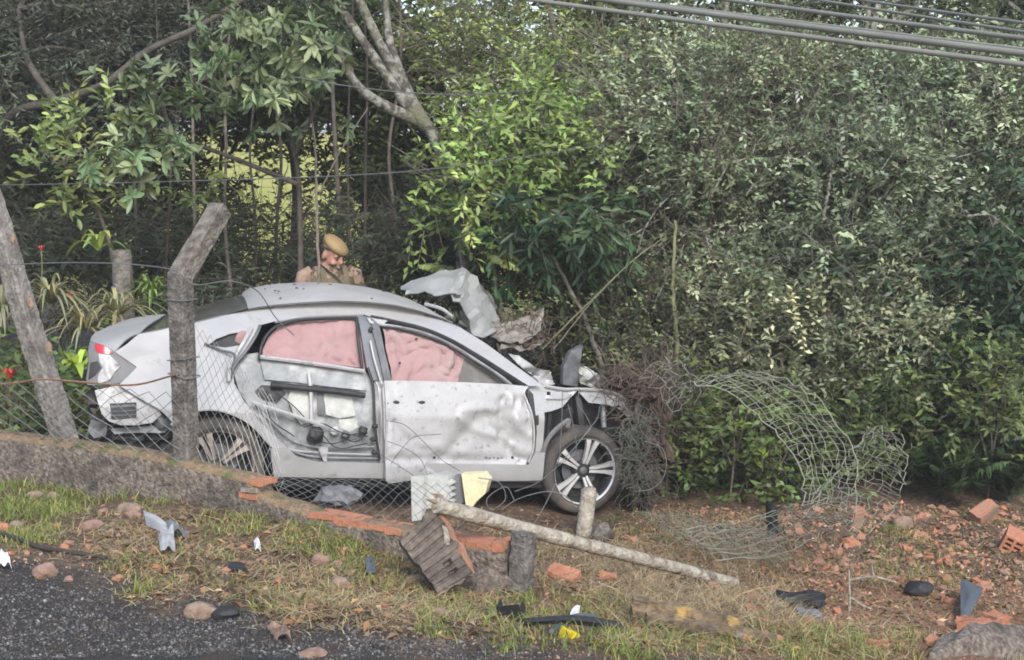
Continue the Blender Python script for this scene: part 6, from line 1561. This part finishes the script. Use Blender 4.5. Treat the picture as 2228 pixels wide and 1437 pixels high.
M_rootg = mat('green_netting', (.09, .10, .08), (.15, .16, .13), 12, .9)
def tangle(mb, n_, cx, cy, rx, ry, Y, dY, rad, L=.4, grav=.25):
    for _ in range(n_):
        a = rng.uniform(0, 2 * np.pi); r_ = math.sqrt(rng.random())
        p = atY(cx + rx * r_ * math.cos(a), cy + ry * r_ * math.sin(a), Y + rng.uniform(-dY, dY)); d = unit(rng.normal(0, 1, 3)); pts = [p]
        for _k in range(7):
            d = unit(d + rng.normal(0, .45, 3) - np.array([0, 0, grav * .3])); p = p + d * L / 7; pts.append(p)
        mb.tube(smooth_curve(pts, 10), rad * rng.uniform(.6, 1.3), 3, False)
tangle(rt, 200, 1418, 940, 42, 130, 10.55, .25, .0026, .28); tangle(rt, 170, 1390, 835, 85, 50, 10.7, .3, .003, .3); tangle(rt, 90, 1130, 728, 60, 30, 11.5, .2, .004, .3)
tag(obj('roots', rt, M_root, rc, None, RB, fixn=False), kind='stuff')
gt = MB(); tangle(gt, 150, 1385, 985, 30, 110, 10.2, .1, .0019, .24, .5)
tag(obj('netting', gt, M_rootg, rc, None, RB, fixn=False), kind='stuff')
# loose wires looping around the wheel
def loop_wire(pts, Y, lb, r=.003):
    c = smooth_curve([atY(a, b_, Y if np.isscalar(Y) else Y[i]) for i, (a, b_) in enumerate(pts)], 50); single('loose_wire', lb, 'wire', MB().tube(c, r, 4), M_wire, c[0], 'loose wires round the front wheel')
loop_wire([(1224, 850), (1222, 920), (1218, 990), (1215, 1010), (1250, 975), (1270, 950), (1285, 930), (1272, 900), (1258, 880), (1260, 846)], 10.2, 'wire looping down from the wing over the front wheel')
loop_wire([(1236, 880), (1248, 930), (1254, 975), (1238, 1000)], 10.2, 'short wire hanging in the front wheel arch'); loop_wire([(1305, 884), (1300, 910), (1285, 930), (1262, 960)], 10.2, 'wire slanting above the front tyre')
loop_wire([(1402, 960), (1440, 975), (1450, 1010), (1440, 1045), (1415, 1065), (1380, 1070)], 10.0, 'round wire loop right of the front wheel'); loop_wire([(1120, 1070), (1170, 1050), (1220, 1010), (1260, 985)], 9.6, 'long wire slanting up to the front wheel')
loop_wire([(1090, 1110), (1130, 1085), (1190, 1070), (1230, 1080), (1255, 1105)], 9.0, 'low wire arch in front of the front wheel'); loop_wire([(1150, 1160), (1180, 1110), (1210, 1050)], 9.0, 'straight wire leaning before the front wheel')
loop_wire([(1040, 1040), (1085, 1050), (1100, 1085), (1070, 1110), (1060, 1085), (1100, 1060), (1120, 1090)], 9.0, 'coiled wire right of the yellow foam')
loop_wire([(1440, 800), (1480, 790), (1500, 770), (1470, 745), (1440, 720)], 10.4, 'kinked wire above the root clump'); loop_wire([(1460, 860), (1500, 830), (1525, 850), (1510, 880)], 10.2, 'wire hoop right of the root clump')

for k, (pts, lb) in enumerate([([(838, 915), (880, 925), (920, 960), (960, 1000), (1000, 1025)], 'upper curved wire lying across the lower front door'), ([(842, 960), (880, 975), (915, 1000), (930, 1035)], 'short curved wire on the lower left of the front door'), ([(850, 1010), (880, 970), (905, 950), (960, 945)], 'thin wire crossing the front door upwards to the right'), ([(610, 905), (680, 935), (760, 945), (830, 990), (900, 1035)], 'long wire drooping over the rear door bottom')]):
    c = smooth_curve([atplane(a, b_, RH - .13 * ly, ly) for a, b_ in pts], 40); single('loose_wire', lb, 'wire', MB().tube(c, .0022, 4), M_steeldk, c[0], 'wires lying over the doors')
# ------------------------------------------------------------------ torn mesh standing at the right
def woven(name, label, Lc, Rc, nl, nx, rad, jit=.006):
    """Lc, Rc: two traced edges as (px, py, Y) or (px, py, None) on the ground; wires run along and across"""
    def P3(p): return hpt(p[0], p[1], .13) if p[2] is None else atY(*p)
    a = smooth_curve([P3(p) for p in Lc], nx); b_ = smooth_curve([P3(p) for p in Rc], nx)
    root = thing(name, label, 'wire mesh', a[-1]); mb = MB()
    S = np.zeros((nl, nx, 3))
    for i in range(nl):
        t = i / (nl - 1)
        bul = math.sin(math.pi * t) * .10
        for j in range(nx):
            p = a[j] * (1 - t) + b_[j] * t; S[i, j] = p + np.array([0, bul, 0]) + jit * rng.normal(0, 1, 3) + .02 * V(mnoise.noise_vector(Vector(p) * 3))
    S[:, :, 2] = np.maximum(S[:, :, 2], G(S[:, :, 0], S[:, :, 1]) + .008)
    for i in range(nl): mb.tube(S[i], rad * (1.5 if i in (0, nl - 1) else 1), 4, False)
    for j in range(nx): mb.tube(smooth_curve(S[:, j], nl * 2), rad * .9, 3, False)
    obj('wires', mb, M_mesh, root, None, V(root.location), fixn=False)
    return root
M_mesh = mat('mesh_wire', (.33, .34, .275), (.22, .22, .17), 8, .7, .1)
woven('wire_mesh', 'torn wire mesh curling up from the rubble in a tall arch', [(1505, 832, 8.8), (1570, 850, 8.7), (1650, 905, 8.6), (1715, 975, 8.5), (1752, 1050, 8.4), (1735, 1100, 8.3), (1690, 1145, None), (1600, 1180, None), (1480, 1195, None)], [(1640, 806, 8.9), (1720, 830, 8.8), (1800, 890, 8.7), (1850, 965, 8.6), (1862, 1060, 8.5), (1850, 1130, 8.35), (1790, 1200, None), (1700, 1248, None), (1560, 1262, None)], 9, 46, .0023, .009)
woven('wire_mesh', 'second fold of torn mesh leaning right of the tall arch', [(1745, 1125, 8.4), (1790, 1065, 8.5), (1832, 1010, 8.55), (1865, 965, 8.6), (1890, 930, 8.65)], [(1885, 1160, 8.4), (1940, 1115, 8.5), (1962, 1065, 8.55), (1972, 1010, 8.6), (1960, 950, 8.65)], 8, 24, .0018, .012)
woven('wire_mesh', 'flattened wire mesh lying over dry grass beyond the fallen pole', [(1380, 1150, None), (1480, 1165, None), (1600, 1185, None), (1690, 1200, None)], [(1480, 1225, None), (1560, 1240, None), (1640, 1255, None), (1720, 1262, None)], 10, 30, .0015)
woven('wire_mesh', 'scrap of hexagon mesh above the root clump', [(1440, 780, 10.2), (1490, 800, 10.1), (1530, 830, 10.0)], [(1400, 830, 10.1), (1440, 860, 10.1), (1480, 890, 10.0)], 6, 9, .0015, .02)

# ------------------------------------------------------------------ grass, straw, gravel, crumbs: nobody could count them
def scatter_px(polys, n_, jit=0):
    """random pixels inside weighted rectangles -> places on the ground"""
    wts = np.array([(x1 - x0) * (y1 - y0) * d for x0, y0, x1, y1, d in polys]); wts = wts / wts.sum()
    out = []
    pick = rng.choice(len(polys), n_, p=wts)
    for k in pick:
        x0, y0, x1, y1, _ = polys[k]
        out.append((rng.uniform(x0, x1), rng.uniform(y0, y1)))
    return np.array(out)
def hit_many(px):
    d = np.stack([(px[:, 0] - W / 2) / F, CP + (H / 2 - px[:, 1]) / F * SP, -SP + (H / 2 - px[:, 1]) / F * CP], 1)
    ts = np.linspace(3.5, 13, 1200); res = np.zeros((len(px), 3))
    for s in range(0, len(px), 2000):
        dd = d[s:s + 2000]; p = CAM + dd[:, None] * ts[None, :, None]
        bl = p[..., 2] < G(p[..., 0], p[..., 1], False); i = np.where(bl.any(1), bl.argmax(1), len(ts) - 1)
        res[s:s + 2000] = p[np.arange(len(dd)), i]
    res[:, 2] = G(res[:, 0], res[:, 1]); return res
def off_road(c):
    u, v = uv_of(c[:, 0], c[:, 1]); return c[v < 1.72 + .35 * (vnoise(c[:, 0], c[:, 1], .3, 6) - .5)]
def blades(name, label, cat, rects, tufts, per, hmin, hmax, wid, col, col2, lean, mt, spread=.04, wallclear=True):
    c = hit_many(scatter_px(rects, tufts))
    if wallclear:
        u, v = uv_of(c[:, 0], c[:, 1]); c = c[(np.abs(v) > .10) | (u > 2.4)]
    c = off_road(c)
    n = len(c) * per; i = np.repeat(np.arange(len(c)), per)
    b0 = c[i] + np.concatenate([rng.normal(0, spread, (n, 2)), np.zeros((n, 1))], 1); b0[:, 2] = G(b0[:, 0], b0[:, 1]) - .003
    a = rng.uniform(0, 2 * np.pi, n); h = rng.uniform(hmin, hmax, n) * np.repeat(rng.uniform(.5, 1.3, len(c)), per); ln = h * rng.uniform(lean[0], lean[1], n)
    t = np.linspace(0, 1, 4); dr_ = np.stack([np.cos(a), np.sin(a), 0 * a], 1)
    pts = b0[:, None] + dr_[:, None] * (ln[:, None] * t ** 1.6)[..., None] + UP * (h[:, None] * (t - .25 * t ** 2 * np.clip(lean[1], 0, 1.5)))[..., None]
    side = unit(np.stack([-np.sin(a), np.cos(a), 0 * a], 1) + rng.normal(0, .3, (n, 3)))
    w = wid * (1 - t ** 1.5 * .9)[None] * rng.uniform(.6, 1.3, (n, 1))
    cc = vary(col, n, .25, .12); m = rng.random(n) < .3; cc[m] = vary(col2, int(m.sum()), .25, .1)
    lv = Leaves(); lv.strip(pts, w, side, cc)
    return tag(lv.build(name, mt), label, cat, kind='stuff')
GR = [(0, 1030, 190, 1130, 3), (0, 1080, 130, 1190, 2), (200, 1080, 400, 1120, 1), (440, 1125, 580, 1165, 2), (620, 1140, 800, 1210, 2), (130, 1240, 330, 1300, 1.2), (700, 1180, 800, 1240, 1), (780, 1210, 960, 1290, .8), (900, 1270, 1120, 1360, 1.0), (1080, 1300, 1420, 1420, 1.3), (1300, 1370, 2000, 1437, 1.2), (1880, 1150, 1990, 1275, 1), (570, 1310, 660, 1350, .5), (920, 1370, 990, 1395, 1), (200, 1200, 420, 1290, .4), (440, 1160, 900, 1330, .25), (1300, 1110, 1500, 1190, .5), (2020, 1120, 2228, 1160, .4), (1950, 1180, 2100, 1300, .4), (-700, 1010, 0, 1200, .9), (2228, 1100, 2800, 1437, .35)]
blades('green_grass', 'green grass tufts on the verge', 'grass', GR, 2300, 9, .03, .085, .0028, (.18, .225, .06), (.32, .31, .12), (.2, 1.1), M_leafdull)
ST = [(200, 1120, 1100, 1330, 1), (600, 1230, 1150, 1370, 1.2), (1000, 1150, 1450, 1290, 1.4), (1300, 1200, 1760, 1400, 1.8), (1400, 1120, 1720, 1260, 1.6), (1700, 1200, 2228, 1400, .7), (0, 1120, 300, 1215, .5), (1350, 1110, 2228, 1200, .5), (1500, 1330, 2000, 1437, 1), (-700, 1080, 0, 1220, .6), (2228, 1100, 2800, 1437, .7)]
blades('dry_straw', 'dry straw and dead grass over the verge', 'straw', ST, 7400, 7, .012, .05, .0022, (.42, .33, .19), (.30, .20, .11), (1.0, 3.6), M_leafdull, .06)
blades('dry_weeds', 'heap of dry weeds around the fallen pole', 'dry weeds', [(1150, 1190, 1400, 1290, 1), (1330, 1200, 1720, 1380, 1.4), (1400, 1130, 1700, 1230, .8), (1000, 1180, 1200, 1280, .6), (1850, 1180, 2000, 1300, .4)], 900, 8, .04, .13, .0022, (.36, .29, .18), (.24, .17, .10), (.6, 2.2), M_leafdull, .07)
def crumbs(name, label, cat, rects, n_, s0, s1, cols, mt):
    c = hit_many(scatter_px(rects, n_)); c = c if 'asphalt' in name else off_road(c); u, v = uv_of(c[:, 0], c[:, 1]); c = c[(np.abs(v) > .09) | (u > 2.3)]; n = len(c)
    s = s0 * (s1 / s0) ** (rng.random(n) ** 2)
    oct_ = np.array([[1, 0, 0], [0, 1, 0], [-1, 0, 0], [0, -1, 0], [0, 0, .8], [0, 0, -.6]], float)
    vs_ = c[:, None] + (oct_[None] * rng.uniform(.55, 1.3, (n, 6, 1))) * s[:, None, None] * rng.uniform(.7, 1.3, (n, 1, 3)) + rng.normal(0, .12, (n, 6, 3)) * s[:, None, None]
    tr = np.array([[0, 1, 4], [1, 2, 4], [2, 3, 4], [3, 0, 4], [1, 0, 5], [2, 1, 5], [3, 2, 5], [0, 3, 5]])
    ids = ((np.arange(n) * 6)[:, None, None] + tr[None]).reshape(-1, 3)
    ci = rng.integers(0, len(cols), n); cc = np.array(cols)[ci] * np.exp(rng.normal(0, .25, n))[:, None]
    me = np_mesh(name, vs_.reshape(-1, 3), tris=ids, tint=np.repeat(np.clip(cc, 0, .8), 6, 0))
    return tag(link(name, me, mt), label, cat, kind='stuff')
M_crumb = leaf_mat('crumb', .95, 0, .2)
crumbs('asphalt_crumbs', 'loose grey asphalt crumbs at the road edge', 'gravel', [(-500, 1200, 0, 1437, .9), (0, 1250, 500, 1437, 1.3), (300, 1330, 1150, 1437, 1.5), (0, 1220, 250, 1437, 1), (600, 1390, 1300, 1437, 1)], 20000, .0025, .012, [(.045, .044, .043), (.075, .073, .071), (.12, .117, .113), (.075, .063, .053), (.17, .165, .16)], M_crumb)
crumbs('soil_crumbs', 'small soil and stone crumbs over the verge', 'gravel', [(0, 1080, 1200, 1400, 1), (1000, 1200, 2228, 1437, 1), (1350, 1100, 2228, 1250, 1), (-600, 1050, 0, 1220, .6), (2228, 1100, 2800, 1437, .6)], 19000, .003, .014, [(.16, .10, .07), (.24, .165, .115), (.33, .24, .17), (.30, .16, .10), (.12, .085, .06)], M_crumb)
crumbs('brick_crumbs', 'orange brick crumbs over the rubble', 'gravel', [(1350, 1105, 2228, 1260, 1.3), (1650, 1200, 2228, 1400, .8), (1150, 1180, 1500, 1300, .3), (2228, 1105, 2700, 1400, .8)], 6500, .004, .022, [(.44, .20, .12), (.40, .22, .15), (.36, .24, .17), (.48, .30, .21)], M_crumb)
# fallen leaves
lv = Leaves(); c = hit_many(scatter_px([(1350, 1105, 2228, 1280, 1.5), (200, 1120, 1200, 1400, .8), (1200, 1250, 2228, 1420, .8)], 4200)); c = off_road(c); n = len(c)
lv.put(c + np.array([0, 0, .008]), unit(rng.normal(0, 1, (n, 3)) * np.array([1, 1, .25])), unit(UP + rng.normal(0, .4, (n, 3))), rng.uniform(.03, .07, n), rng.uniform(.012, .03, n), vary((.30, .20, .115), n, .35, .12), False, .3, .15)
tag(lv.build('leaf_litter', M_leafdull), 'dry fallen leaves over soil and rubble', 'leaf litter', kind='stuff')
# a weed and the pale root at the right
c = [smooth_curve([hpt(1848, 1330, .0), hpt(1848, 1330, .08) , hpt(1846, 1330, .16), hpt(1845, 1330, .24)], 12), smooth_curve([hpt(1846, 1330, .18), hpt(1900, 1290, .10), hpt(1950, 1290, .06)], 12), smooth_curve([hpt(1900, 1290, .10), hpt(1895, 1270, .12)], 8), smooth_curve([hpt(1848, 1330, .08), hpt(1870, 1325, .03), hpt(1895, 1330, .01)], 8)]
pr = thing('pale_root', 'pale forked root sticking out of the soil at the lower right', 'root', c[0][0])
for q in c: obj('branch', MB().tube(q, np.linspace(.009, .004, len(q)), 6), M_pole, pr, 60, c[0][0])

# ------------------------------------------------------------------ the air: a thin even haze between the lens and the trees
hz = MB().box((0, 420, 7.3), 1040, 1000, 18.2)
hm = bpy.data.materials.new('haze_air'); hm.use_nodes = True
hn, hl = hm.node_tree.nodes, hm.node_tree.links
for nd in list(hn):
    if nd.type == 'BSDF_PRINCIPLED': hn.remove(nd)
pv = hn.new('ShaderNodeVolumePrincipled'); pv.inputs['Color'].default_value = (.97, .975, .98, 1); pv.inputs['Density'].default_value = HAZE
hl.new(pv.outputs[0], hn['Material Output'].inputs['Volume'])
tag(obj('haze', hz, hm), 'thin pale haze in the air over the whole scene', 'haze', kind='stuff')
